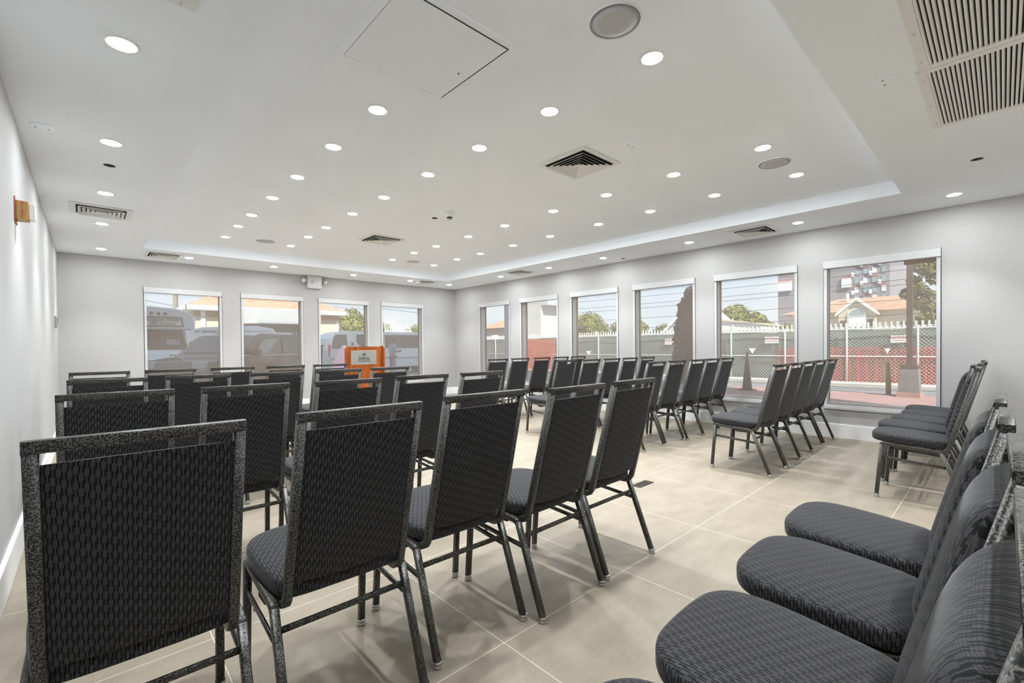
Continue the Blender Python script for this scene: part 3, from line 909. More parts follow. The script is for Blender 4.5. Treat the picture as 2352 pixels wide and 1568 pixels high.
# ------------------------------------------------------------------ outside
OM = dict(
    asphalt=pbr('asphalt', (0.26, 0.26, 0.265), 0.9, noise=0.15, nscale=6),
    paver=pbr('pink_pavers', (0.42, 0.25, 0.23), 0.9, noise=0.12, nscale=5),
    kerb=pbr('kerb_concrete', (0.55, 0.54, 0.50), 0.9, noise=0.08, nscale=3),
    vanwhite=pbr('vehicle_white', (0.80, 0.82, 0.84), 0.3, noise=0.01, coat=0.3),
    suv=pbr('vehicle_black', (0.012, 0.011, 0.011), 0.22, noise=0.05, coat=0.5),
    carglass=pbr('vehicle_glass', (0.075, 0.07, 0.068), 0.08, noise=0.05),
    lens_and_glint=pbr('headlight_lens_and_glint', (0.30, 0.36, 0.38), 0.1, noise=0.1),  # pale tone for headlights, and for reflections painted on vehicle glass
    signbrown=pbr('sign_brown', (0.10, 0.055, 0.03), 0.5, noise=0.05),
    amber=pbr('amber_lens', (0.25, 0.10, 0.04), 0.3, noise=0.05),
    redlens=pbr('tail_lamp_red', (0.6, 0.01, 0.02), 0.25, noise=0.05),
    creambrick=brick_mat('cream_brick', (0.70, 0.60, 0.44), (0.74, 0.64, 0.48), (0.62, 0.54, 0.42), 2.2),
    orangeroof=pbr('orange_shingles', (0.50, 0.30, 0.20), 0.9, noise=0.2, nscale=3),
    fascia=pbr('white_fascia', (0.82, 0.81, 0.78), 0.6, noise=0.02),
    tanboard=pbr('tan_frieze', (0.50, 0.33, 0.20), 0.8, noise=0.05),
    greyawning=pbr('grey_awning', (0.50, 0.52, 0.54), 0.8, noise=0.03, nscale=2),
    taupe=pbr('taupe_wall', (0.42, 0.36, 0.32), 0.85, noise=0.05, nscale=3),
    housewin=pbr('dark_window_pane', (0.10, 0.075, 0.06), 0.15, noise=0.15, nscale=2),
    leaf=pbr('leaf_green', (0.17, 0.19, 0.045), 0.8, noise=0.5, nscale=0.9),
    leafdark=pbr('leaf_dark', (0.022, 0.024, 0.012), 0.85, noise=0.5, nscale=2),
    leafpine=pbr('leaf_pine', (0.16, 0.17, 0.055), 0.85, noise=0.4, nscale=2),
    bark=pbr('bark', (0.12, 0.085, 0.06), 0.9, noise=0.3, nscale=8),
    polewood=pbr('utility_pole_wood', (0.26, 0.23, 0.17), 0.9, noise=0.15, nscale=4),
    wire=pbr('cable_black', (0.02, 0.02, 0.025), 0.7, noise=0.1),
    green=pbr('green_windscreen', (0.075, 0.105, 0.088), 0.85, noise=0.25, nscale=0.9),
    greysheet=pbr('grey_hoarding', (0.17, 0.18, 0.18), 0.85, noise=0.08, nscale=2),
    galv=pbr('galvanised_wire', (0.62, 0.64, 0.63), 0.5, 0.3, noise=0.05),
    redmesh=pbr('orange_red_mesh', (0.72, 0.10, 0.05), 0.7, noise=0.1, nscale=4),
    picket=pbr('white_vinyl_picket', (0.88, 0.87, 0.84), 0.5, noise=0.02),
    signwhite=pbr('sign_white', (0.85, 0.84, 0.83), 0.6, noise=0.02),
    signred=pbr('sign_red', (0.28, 0.03, 0.04), 0.6, noise=0.05),
    brown=pbr('brown_post', (0.085, 0.055, 0.04), 0.7, noise=0.1, nscale=5),
    pedestal=pbr('grey_pedestal', (0.20, 0.20, 0.21), 0.9, noise=0.15, nscale=10),
    olive=pbr('olive_bollard', (0.24, 0.20, 0.07), 0.7, noise=0.1),
    siding=pbr('beige_siding', (0.62, 0.55, 0.43), 0.8, noise=0.04, nscale=2),
    lightsiding=pbr('grey_siding', (0.62, 0.64, 0.66), 0.8, noise=0.04, nscale=2),
    aptgrey=brick_mat('apartment_brick', (0.26, 0.25, 0.27), (0.30, 0.29, 0.31), (0.34, 0.33, 0.34), 0.9),
    aptred=pbr('apartment_red_trim', (0.62, 0.13, 0.09), 0.7, noise=0.05),
    aptwhite=pbr('apartment_white_panel', (0.80, 0.80, 0.80), 0.7, noise=0.03),
    aptglass=pbr('apartment_glass', (0.30, 0.38, 0.40), 0.2, noise=0.2, nscale=0.5),
    corrug=pbr('pale_concrete', (0.52, 0.51, 0.49), 0.85, noise=0.06, nscale=2),
    skin=pbr('skin', (0.30, 0.17, 0.11), 0.6, noise=0.05), hair=pbr('dark_hair', (0.012, 0.01, 0.009), 0.6, noise=0.2, nscale=60),
    shirt=pbr('pale_blue_shirt', (0.30, 0.40, 0.55), 0.8, noise=0.08, nscale=20), trousers=pbr('grey_trousers', (0.20, 0.26, 0.36), 0.85, noise=0.1, nscale=20),
)
struct(MB().box(-60, 160, -60, 160, G - 0.3, G).build('floor_outside', OM['asphalt']), 'asphalt street and parking lot outside')
struct(MB().box(XR + WT, 14.6, -6, 5.6, G, G + 0.012).build('floor_patio', OM['paver']), 'pink paver strip outside the side windows')
struct(MB().box(16.2, 16.6, -10, 40, G, G + 0.13).build('trim_2', OM['kerb'], bevel=0.02), 'concrete kerb across the street')
struct(MB().box(16.6, 30, -10, 60, G, G + 0.1).build('trim_3', OM['kerb']), 'concrete pavement behind the kerb')

def wheel(c, r, parent, axis=(0, 1, 0)):
    w = MB().lathe([(r*0.6, -0.11), (r*0.96, -0.11), (r, -0.08), (r, 0.08), (r*0.96, 0.11), (r*0.6, 0.11)], c, Vector(axis), 24).build('wheel', MT['rubber'], parent)
    MB().lathe([(0, -0.115), (r*0.6, -0.105), (r*0.6, 0.105), (0, 0.115)], c, Vector(axis), 20).build('hubcap', MT['chrome'], w)

# shuttle bus facing the room
t = thing('shuttle_bus', 'white hotel shuttle bus with a destination sign over its cab, outside the first back window', 'bus', (1.35, 18.0, G))
def capoutline(z0, z1, hw):
    return [(-hw, z0), (hw, z0), (hw, z0 + 0.22), (hw - 0.03, z0 + 0.42), (hw - 0.14, z0 + 0.56), (hw - 0.45, z1 - 0.06), (0, z1), (-hw + 0.45, z1 - 0.06), (-hw + 0.14, z0 + 0.56), (-hw + 0.03, z0 + 0.42), (-hw, z0 + 0.22)]
MB().prism(capoutline(1.93, 2.66, 1.22), 'y', 0.0, 1.1).build('cab_cap', OM['vanwhite'], t, bevel=0.04)
MB().prism(capoutline(0.35, 2.66, 1.22), 'y', 1.1, 4.7).build('body', OM['vanwhite'], t, bevel=0.04)
MB().prism([(1.1, 0.45), (1.1, 1.92), (0.55, 1.92), (-0.25, 1.28), (-0.25, 1.2), (-0.9, 1.02), (-0.98, 0.92), (-0.98, 0.45)], 'x', -1.05, 1.05).build('cab', OM['vanwhite'], t, bevel=0.05)
ws = MB(); ws.add([(-1.0, -0.235, 1.30), (1.0, -0.235, 1.30), (0.93, 0.50, 1.90), (-0.93, 0.50, 1.90), (-1.0, -0.25, 1.32), (1.0, -0.25, 1.32), (0.93, 0.485, 1.92), (-0.93, 0.485, 1.92)], [(0, 1, 2, 3), (4, 5, 6, 7), (0, 1, 5, 4), (1, 2, 6, 5), (2, 3, 7, 6), (3, 0, 4, 7)])
ws.build('windshield', OM['carglass'], t)
MB().box(0.45, 0.80, -0.1, -0.05, 1.36, 1.62).build('windshield_reflection_panel', OM['lens_and_glint'], t)
sp = MB()
sp.box(-1.0, 0.84, -0.03, 0.0, 2.30, 2.335); sp.box(-1.0, 0.90, -0.03, 0.0, 2.02, 2.055)
sp.cbox((0.885, -0.015, 2.175), (0.035, 0.03, 0.31), Matrix.Rotation(-0.22, 3, 'Y'))
sp.build('sign_frame', OM['signbrown'], t)
m = MB()
text_parts(m, 'Radisson Hotel', 0.155, lambda x, y, d: Vector((0.36 + x*0.86, -0.012 - d, 2.238 + y)), 0.0, 0.004)
text_parts(m, 'JFK Airport', 0.155, lambda x, y, d: Vector((0.40 + x*0.86, -0.012 - d, 2.115 + y)), 0.0, 0.004)
m.build('sign_lettering', OM['signbrown'], t)
for x in (0.10, 0.28, 0.45):
    MB().lathe([(0.05, 0), (0.045, 0.02), (0, 0.03)], (x, 0.0, 2.43), (0, -1, 0), 12).build('marker_light', OM['amber'], t)
m = MB(); text_parts(m, 'Tran', 0.2, lambda x, y, d: Vector((0.62 + x, -0.62 + y*0.96, 1.113 + y*0.28 + d)), 0.0, 0.006, shear=0.4)
m.build('hood_lettering', OM['signbrown'], t)
MB().box(-0.75, 0.1, -1.0, -0.97, 0.55, 0.85).build('grille', MT['black'], t, bevel=0.02)
for x in (-0.9, 0.62):
    MB().box(x - 0.14, x + 0.14, -1.0, -0.96, 0.68, 0.86).build('headlight', OM['lens_and_glint'], t, bevel=0.03)
MB().box(-1.1, 1.1, -1.1, -0.95, 0.38, 0.55).build('bumper', MT['chrome'], t, bevel=0.04)
for s in (-1, 1):
    MB().box(s*1.28 - 0.11, s*1.28 + 0.11, -0.1, 0.02, 1.28, 1.62).build('side_mirror', MT['black'], t, bevel=0.03)
    wheel((s*0.92, -0.2, 0.38), 0.38, t, (1, 0, 0)); wheel((s*0.95, 3.7, 0.38), 0.38, t, (1, 0, 0))

def vehicle(name, label, loc, rz, low, glass, hw, bodymat, windows, wheels, extras=None, taper=0.12, roof_z=1.2):
    t = thing(name, label, 'car' if 'van' not in name else 'van', loc, rz)
    m = MB(); n = len(low)
    vs = []
    for s in (-1, 1):
        for x, z in low:
            k = max(0.0, (z - 0.95))*taper
            vs.append((x, s*(hw - k), z))
    fs = [tuple(range(n))[::-1], tuple(range(n, 2*n))] + [(i, (i + 1) % n, n + (i + 1) % n, n + i) for i in range(n)]
    m.add(vs, fs); m.build('body', bodymat, t, bevel=0.035)
    for poly in windows:
        for s in (-1, 1):
            w = MB(); k = len(poly)
            vs = []
            for off in (0.004, 0.018):
                for x, z in poly:
                    kk = max(0.0, (z - 0.95))*taper
                    vs.append((x, s*(hw - kk + off), z))
            w.add(vs, [tuple(range(k)), tuple(range(k, 2*k))] + [(i, (i + 1) % k, k + (i + 1) % k, k + i) for i in range(k)])
            w.build('side_window', glass, t)
    for x in wheels:
        for s in (-1, 1):
            wheel((x, s*(hw - 0.1), 0.36), 0.36, t)
    if extras: extras(t)
    return t

suvlow = [(-2.5, 0.35), (-2.52, 0.75), (-2.4, 1.0), (-1.45, 1.1), (-0.72, 1.66), (-0.45, 1.72), (1.2, 1.74), (1.6, 1.68), (2.12, 1.1), (2.2, 0.5), (2.15, 0.35)]
suvwin = [[(-0.95, 1.14), (-0.45, 1.58), (0.35, 1.62), (0.35, 1.14)], [(0.45, 1.14), (0.45, 1.62), (1.3, 1.62), (1.6, 1.2), (1.55, 1.14)]]
def suv_extras(t, front=True):
    for s in (-1, 1):
        MB().box(-0.35, 1.2, s*0.72 - 0.02, s*0.72 + 0.02, 1.73, 1.78).build('roof_rail', MT['chrome'], t, bevel=0.01)
        MB().box(-1.4, 2.0, s*0.945 - 0.008, s*0.945 + 0.008, 1.10, 1.125).build('belt_trim', OM['vanwhite'], t)
        MB().box(2.05, 2.16, s*0.8 - 0.12, s*0.8 + 0.12, 0.95, 1.35).build('tail_lamp', OM['redlens'], t, bevel=0.03)
        MB().box(-2.5, -2.35, s*0.7 - 0.2, s*0.7 + 0.2, 0.8, 0.98).build('headlight', OM['lens_and_glint'], t, bevel=0.03)
        MB().box(-1.0, -0.8, s*1.06 - 0.09, s*1.06 + 0.09, 1.1, 1.28).build('side_mirror', OM['suv'], t, bevel=0.03)
    w = MB(); w.add([(-1.32, -0.78, 1.18), (-1.32, 0.78, 1.18), (-0.66, 0.72, 1.66), (-0.66, -0.72, 1.66), (-1.35, -0.78, 1.2), (-1.35, 0.78, 1.2), (-0.69, 0.72, 1.68), (-0.69, -0.72, 1.68)], [(0, 1, 2, 3), (4, 5, 6, 7), (0, 1, 5, 4), (1, 2, 6, 5), (2, 3, 7, 6), (3, 0, 4, 7)])
    w.build('windshield', OM['carglass'], t)
    MB().add([(-0.9, -0.96, 1.16), (-0.35, -0.96, 1.16), (0.2, -0.905, 1.58), (-0.42, -0.905, 1.55), (-0.9, -0.97, 1.16), (-0.35, -0.97, 1.16), (0.2, -0.915, 1.58), (-0.42, -0.915, 1.55)], [(0, 1, 2, 3), (4, 5, 6, 7), (0, 1, 5, 4), (1, 2, 6, 5), (2, 3, 7, 6), (3, 0, 4, 7)]).build('door_glass_sky_reflection', OM['lens_and_glint'], t)  # pale patch painted as sky reflected in the front side window
vehicle('suv', 'black sport utility vehicle parked nose toward the shuttle bus outside the back windows', (3.40, 15.3, G), 0.70, suvlow, OM['carglass'], 0.95, OM['suv'], suvwin, (-1.5, 1.5), suv_extras)
vanlow = [(-2.9, 0.35), (-2.9, 1.2), (-2.78, 1.75), (-2.62, 1.98), (-2.35, 2.08), (2.3, 2.08), (2.6, 1.95), (3.1, 1.2), (3.75, 1.05), (3.85, 0.6), (3.85, 0.35)]
def van_extras(t):
    for s in (-1, 1):
        MB().box(-2.93, -2.86, s*0.85 - 0.07, s*0.85 + 0.07, 0.95, 1.45).build('tail_lamp', OM['redlens'], t, bevel=0.02)
        MB().box(-1.92, -1.82, s*1.0 - 0.02, s*1.0 + 0.02, 1.42, 1.56).build('door_handle', MT['black'], t, bevel=0.01)
        MB().box(-2.88, 3.3, s*0.99 - 0.012, s*0.99 + 0.012, 0.78, 0.84).build('side_moulding', OM['greyawning'], t)
vehicle('passenger_van', 'long white passenger van outside the two back windows behind the lectern', (10.85, 21.5, G), 0.0, vanlow, OM['carglass'], 0.98, OM['vanwhite'],
        [[(-2.82, 1.3), (-2.7, 1.78), (-2.6, 1.9), (-2.1, 1.93), (-2.1, 1.42), (-2.5, 1.26)], [(-1.62, 1.93), (-1.66, 1.6), (-1.5, 1.4), (-1.2, 1.28), (-0.3, 1.28), (-0.3, 1.93)], [(-0.2, 1.28), (-0.2, 1.93), (1.85, 1.93), (1.95, 1.85), (1.95, 1.34), (1.85, 1.28)]],
        (-1.75, 2.6), van_extras)
v2low = [(-2.6, 0.35), (-2.6, 1.0), (-1.9, 1.15), (-1.62, 1.55), (-1.75, 1.85), (-1.35, 2.12), (-0.9, 2.26), (1.2, 2.36), (1.9, 2.24), (2.15, 1.9), (2.25, 0.35)]
def van2_extras(t):
    m = MB(); text_parts(m, 'JFK AIRPORT', 0.15, lambda x, y, d: Vector((-0.75 + x, -0.862 - d + (y)*0.1, 2.06 + y)), 0.0, 0.006)
    m.build('roof_lettering', MT['ink'], t)
    for z in (1.98, 2.12):
        MB().box(0.2, 1.75, -0.90 + (z - 1.98)*0.14, -0.86 + (z - 1.98)*0.14, z, z + 0.02).build('roof_moulding', OM['greyawning'], t)
vehicle('shuttle_van', 'white raised-roof shuttle van parked between the bus and the house', (4.5, 24.25, G), 0.0, v2low, OM['carglass'], 0.98, OM['vanwhite'],
        [[(-1.5, 1.2), (-1.35, 1.62), (-0.95, 1.68), (-0.95, 1.2)], [(-0.8, 1.2), (-0.8, 1.7), (0.4, 1.7), (0.4, 1.2)], [(0.5, 1.2), (0.5, 1.7), (1.8, 1.7), (1.9, 1.2)]], (-1.7, 1.5), van2_extras)

# cream brick house with an orange hip roof
t = thing('house', 'cream brick house with an orange hip roof and white fascia behind the parked cars', 'house', (8.8, 36.0, G))
MB().box(-4.2, 4.2, -4.0, 4.0, 0, 3.75).build('wall', OM['creambrick'], t)
MB().box(-4.25, 4.25, -4.05, 4.05, 3.25, 3.55).build('frieze', OM['tanboard'], t)
ro = MB(); ro.add([(-4.75, -4.55, 3.85), (4.6, -4.55, 3.85), (4.6, 4.55, 3.85), (-4.75, 4.55, 3.85), (-1.0, 0, 5.95), (0.9, 0, 5.95)], [(0, 1, 5, 4), (1, 2, 5), (2, 3, 4, 5), (3, 0, 4), (0, 3, 2, 1)])
ro.build('roof', OM['orangeroof'], t)
fa = MB(); fa.box(-4.75, 4.6, -4.6, -4.5, 3.6, 3.86); fa.box(-4.8, -4.7, -4.6, 4.6, 3.6, 3.86); fa.box(4.55, 4.65, -4.6, 4.6, 3.6, 3.86); fa.box(-4.75, 4.6, -4.55, -4.0, 3.58, 3.61); fa.box(-4.75, -4.2, -4.0, 4.0, 3.58, 3.61)
fa.build('fascia', OM['fascia'], t)
MB().box(-3.95, -3.72, -4.12, -4.0, 0.2, 3.6).build('downspout', OM['fascia'], t)
MB().box(4.0, 4.2, -4.04, -4.0, 0.0, 3.3).build('corner_trim', OM['fascia'], t)
MB().cyl((-3.35, -3.1, 4.2), (-3.35, -3.1, 4.95), 0.14, 14).build('vent_pipe', OM['fascia'], t)
MB().lathe([(0.02, 0), (0.2, 0.02), (0.16, 0.10), (0, 0.14)], (-3.35, -3.1, 4.93), n=14).build('vent_cap', OM['greyawning'], t)

t = thing('site_office', 'taupe office cabin with a wide grey awning box outside the second back window', 'cabin', (7.9, 28.6, G))
MB().box(-1.65, 1.9, -1.3, 1.5, 0, 2.75).build('wall', OM['taupe'], t)
MB().prism([(-1.95, -1.5), (-1.35, -2.15), (1.85, -2.15), (1.85, 0.9), (-1.95, 0.9)], 'z', 2.63, 3.42).build('awning', OM['greyawning'], t, bevel=0.02)
w = MB().box(-0.2, 1.7, -1.36, -1.3, 1.62, 2.2).build('window_frame', OM['fascia'], t)
MB().box(-0.14, 0.72, -1.375, -1.35, 1.67, 2.15).build('pane', OM['housewin'], w)
MB().box(0.80, 1.64, -1.375, -1.35, 1.67, 2.15).build('pane', OM['housewin'], w)
w = MB().box(-1.4, -1.0, -1.35, -1.3, 1.2, 2.15).build('door_frame', OM['tanboard'], t)
MB().box(-1.35, -1.05, -1.36, -1.34, 1.25, 2.1).build('pane', OM['taupe'], w)
MB().cyl((-1.98, -1.4, 2.98), (-2.12, -1.4, 2.98), 0.09, 12).build('wall_lamp', OM['taupe'], t)

# trees -------------------------------------------------------------
def foliage(blobs, n, size, rnd, flat=0.7):
    m = MB(); vs = []; fs = []
    tot = sum(r**2 for *_, r in blobs)
    for cx, cy, cz, r in blobs:
        for _ in range(int(n*r*r/tot)):
            d = Vector((rnd.gauss(0, 1), rnd.gauss(0, 1), rnd.gauss(0, 1)*0.9)).normalized()
            p = Vector((cx, cy, cz)) + d*r*(0.65 + 0.42*rnd.random())
            q = Vector((rnd.uniform(-1, 1), rnd.uniform(-1, 1), rnd.uniform(-1, 1))).normalized()
            a = d.cross(q).normalized()*size*rnd.uniform(0.6, 1.3)
            b = a.cross(d + q*0.6).normalized()*size*flat*rnd.uniform(0.6, 1.2)
            i = len(vs)
            vs += [p - a, p + b, p + a, p - b]; fs.append((i, i + 1, i + 2, i + 3))
    m.add(vs, fs)
    return m
def tree(name, label, loc, blobs, n, size, leafmat, trunk, cat='tree', group=None, core=0.72):
    rnd = random.Random(hash(label) % 1000 if False else len(label)*7 + int(loc[0]*10))
    t = thing(name, label, cat, loc, 0, group)
    fo = foliage(blobs, n, size, rnd)
    for cx, cy, cz, r in blobs:                    # dense inner mass so the crown is not see-through
        if core > 0:
            rr = r*core
            fo.lathe([(0.0, -rr), (rr*0.55, -rr*0.84), (rr*0.9, -rr*0.45), (rr, 0), (rr*0.9, rr*0.45), (rr*0.55, rr*0.84), (0.0, rr)], (cx, cy, cz), n=10)
    fo.build('foliage', leafmat, t)
    if trunk:
        MB().cyl((0, 0, 0), (0, 0, trunk[1]), trunk[0], 10, trunk[0]*0.6).build('trunk', OM['bark'], t)
    return t
tree('leafy_tree', 'large yellow-green leafy tree beside the cream house', (17.3, 41, G), [(0, 0, 2.9, 1.5), (-0.9, 0, 2.3, 1.2), (1.1, 0, 2.6, 1.5), (0.6, 0.3, 3.8, 1.2), (2.2, 0.2, 2.9, 1.5)], 5200, 0.16, OM['leaf'], (0.25, 3))
tree('leafy_tree', 'small leafy tree left of the white stair railing', (22.15, 44, G), [(0, 0, 2.8, 0.9), (0.5, 0, 3.1, 0.8), (-0.4, 0, 2.2, 0.9)], 1900, 0.13, OM['leaf'], (0.18, 2.5))
tree('leafy_tree', 'leafy tree behind the foot of the white stair railing', (26.0, 44, G), [(0, 0, 2.6, 1.0), (0.7, 0, 3.0, 0.9), (0.9, 0, 2.1, 1.0)], 1900, 0.13, OM['leaf'], (0.18, 2.5))
tree('leafy_tree', 'round leafy tree in the third window from the corner, near its left post', (41, 31.0, G), [(0, 0.3, 3.6, 1.5), (0, -1.0, 2.9, 1.1), (0.2, 1.5, 3.4, 1.5), (0, 0.0, 2.2, 1.5)], 3600, 0.15, OM['leaf'], (0.25, 3))
tree('leafy_tree', 'yellow-green tree between the third and fourth windows from the corner', (41, 26.2, G), [(0, 0, 3.3, 1.4), (0, 1.2, 2.9, 1.1), (0, -1.1, 2.7, 1.0), (0, 0.5, 2.2, 1.4)], 3400, 0.15, OM['leaf'], (0.25, 3))
tree('leafy_tree', 'small tree beside the white gabled house', (47, 25.8, G), [(0, 0, 2.8, 0.9), (0, -0.9, 2.3, 0.8), (0, 0.8, 2.4, 0.8)], 1500, 0.13, OM['leaf'], (0.15, 2.5))
tree('leafy_tree', 'broad yellow-green tree above the white garage roof', (52, 19.9, G), [(0, 0, 4.0, 1.7), (0, 2.0, 3.4, 1.8), (0, -1.7, 3.3, 1.5), (0, -3.0, 2.6, 1.15)], 4200, 0.185, OM['leaf'], (0.3, 3))
tree('shrub_row', 'low green shrubs between the garage and the dark apartment tower', (56, 16.7, G), [(0, 0.9, 2.4, 1.0), (0, -0.5, 2.7, 1.0), (0, -1.9, 2.9, 1.0), (0, 1.9, 2.2, 0.9), (0, 0.3, 0.8, 1.0), (0, -1.3, 0.8, 1.0)], 2600, 0.13, OM['leaf'], None, 'shrub')
tree('tall_cypress', 'tall dark columnar cypress in front of the green fence screen', (13.6, 6.66, G), [(0, 0, 0.5, 0.42), (0, 0, 0.95, 0.44), (0, 0, 1.4, 0.42), (0, 0, 1.8, 0.38), (0, -0.05, 2.2, 0.33), (0, -0.1, 2.55, 0.28), (0, -0.16, 2.85, 0.22), (0, 0.1, 2.45, 0.2)], 5200, 0.07, OM['leafdark'], (0.08, 0.6), 'tree')
pb = []
rp = random.Random(5)
for k in range(26):
    z = 1.3 + k*0.125
    L_ = 1.35 - 0.02*k
    sgn = 1 if k % 2 else -1
    for j in range(3):
        a = rp.uniform(-0.8, 0.8) + (PI/2 if k % 2 else -PI/2)
        d = L_*rp.uniform(0.35, 1.0)
        pb.append((0.5*math.cos(a)*d, math.sin(a)*d, z + rp.uniform(-0.15, 0.1), 0.2))
tree('conifer', 'feathery conifer behind the brown porch column', (21.2, 1.25, G), pb, 5200, 0.085, OM['leafpine'], (0.12, 4.6), 'tree', None, 0)

# railing, dumpster, pole and wires behind the vans
t = thing('stair_railing', 'white metal picket stair railing rising behind the passenger van', 'railing', (15.8, 30.5, G))
m = MB()
for k in range(16):
    x = k*0.14; zt = 3.55 - 0.07*k
    m.cbox((x, 0, (2.3 + zt)/2), (0.03 if k % 8 else 0.07, 0.03, zt - 2.3))
m.build('pickets', OM['picket'], t)
MB().box(-0.05, 2.2, -0.03, 0.03, 2.5, 2.56).build('rail', OM['picket'], t)
MB().sweep([(1.62, 0, 3.05), (2.3, 0, 2.4)], rsec(0.08, 0.06, 0.01)).build('handrail', OM['picket'], t)
MB().box(-0.1, 2.3, -0.1, 0.9, 0, 2.42).build('landing', OM['corrug'], t)
t = thing('dumpster', 'grey-green dumpster at the left edge of the window behind the lectern', 'dumpster', (6.45, 19.2, G))
MB().prism([(-0.7, 0.1), (0.62, 0.1), (0.7, 1.38), (-0.7, 1.38)], 'y', 0, 1.1).build('bin', OM['green'], t, bevel=0.02)
MB().box(-0.73, 0.73, -0.03, 1.13, 1.38, 1.44).build('lid', OM['green'], t, bevel=0.01)
t = thing('utility_pole', 'grey wooden utility pole rising behind the shuttle bus', 'utility pole', (5.08, 44.2, G))
MB().cyl((0, 0, 0), (0, 0, 9.5), 0.18, 14, 0.15).build('pole', OM['polewood'], t)
MB().box(-1.1, 1.1, -0.07, 0.07, 8.6, 8.75).build('crossarm', OM['polewood'], t)
def wire(label, pts, r=0.014):
    tag(MB().sweep(pts, csec(r, 5), up=Vector((0, 0, 1))).build('power_line', OM['wire']), label, 'cable', 'overhead cables')
def sag(a, b, s, n=10):
    a = Vector(a); b = Vector(b)
    return [a.lerp(b, k/n) - Vector((0, 0, s*4*(k/n)*(1 - k/n))) for k in range(n + 1)]
wire('overhead cable running up to the utility pole behind the bus', sag((4.85, 43.9, 4.6), (-6, 39, 6.7), 0.2), 0.018)
wire('overhead cable crossing above the house and leafy tree', sag((13, 46, 5.75), (23.5, 47.5, 5.35), 0.12), 0.02)
wire('overhead cable above the white stair railing', sag((18.2, 38, 4.78), (30, 40, 4.55), 0.1), 0.018)
for z0, z1, nm, x in ((5.75, 5.9, 'topmost', 32.0), (5.15, 5.45, 'second', 31.6), (4.62, 4.75, 'third', 31.2), (4.35, 4.35, 'fourth', 31.0), (3.55, 3.5, 'lowest', 30.5), (2.75, 2.72, 'very lowest', 29.8)):
    wire('%s of the overhead cables strung past the side windows' % nm, sag((x, -4, z0), (x + 2, 36, z1), 0.25), 0.014)

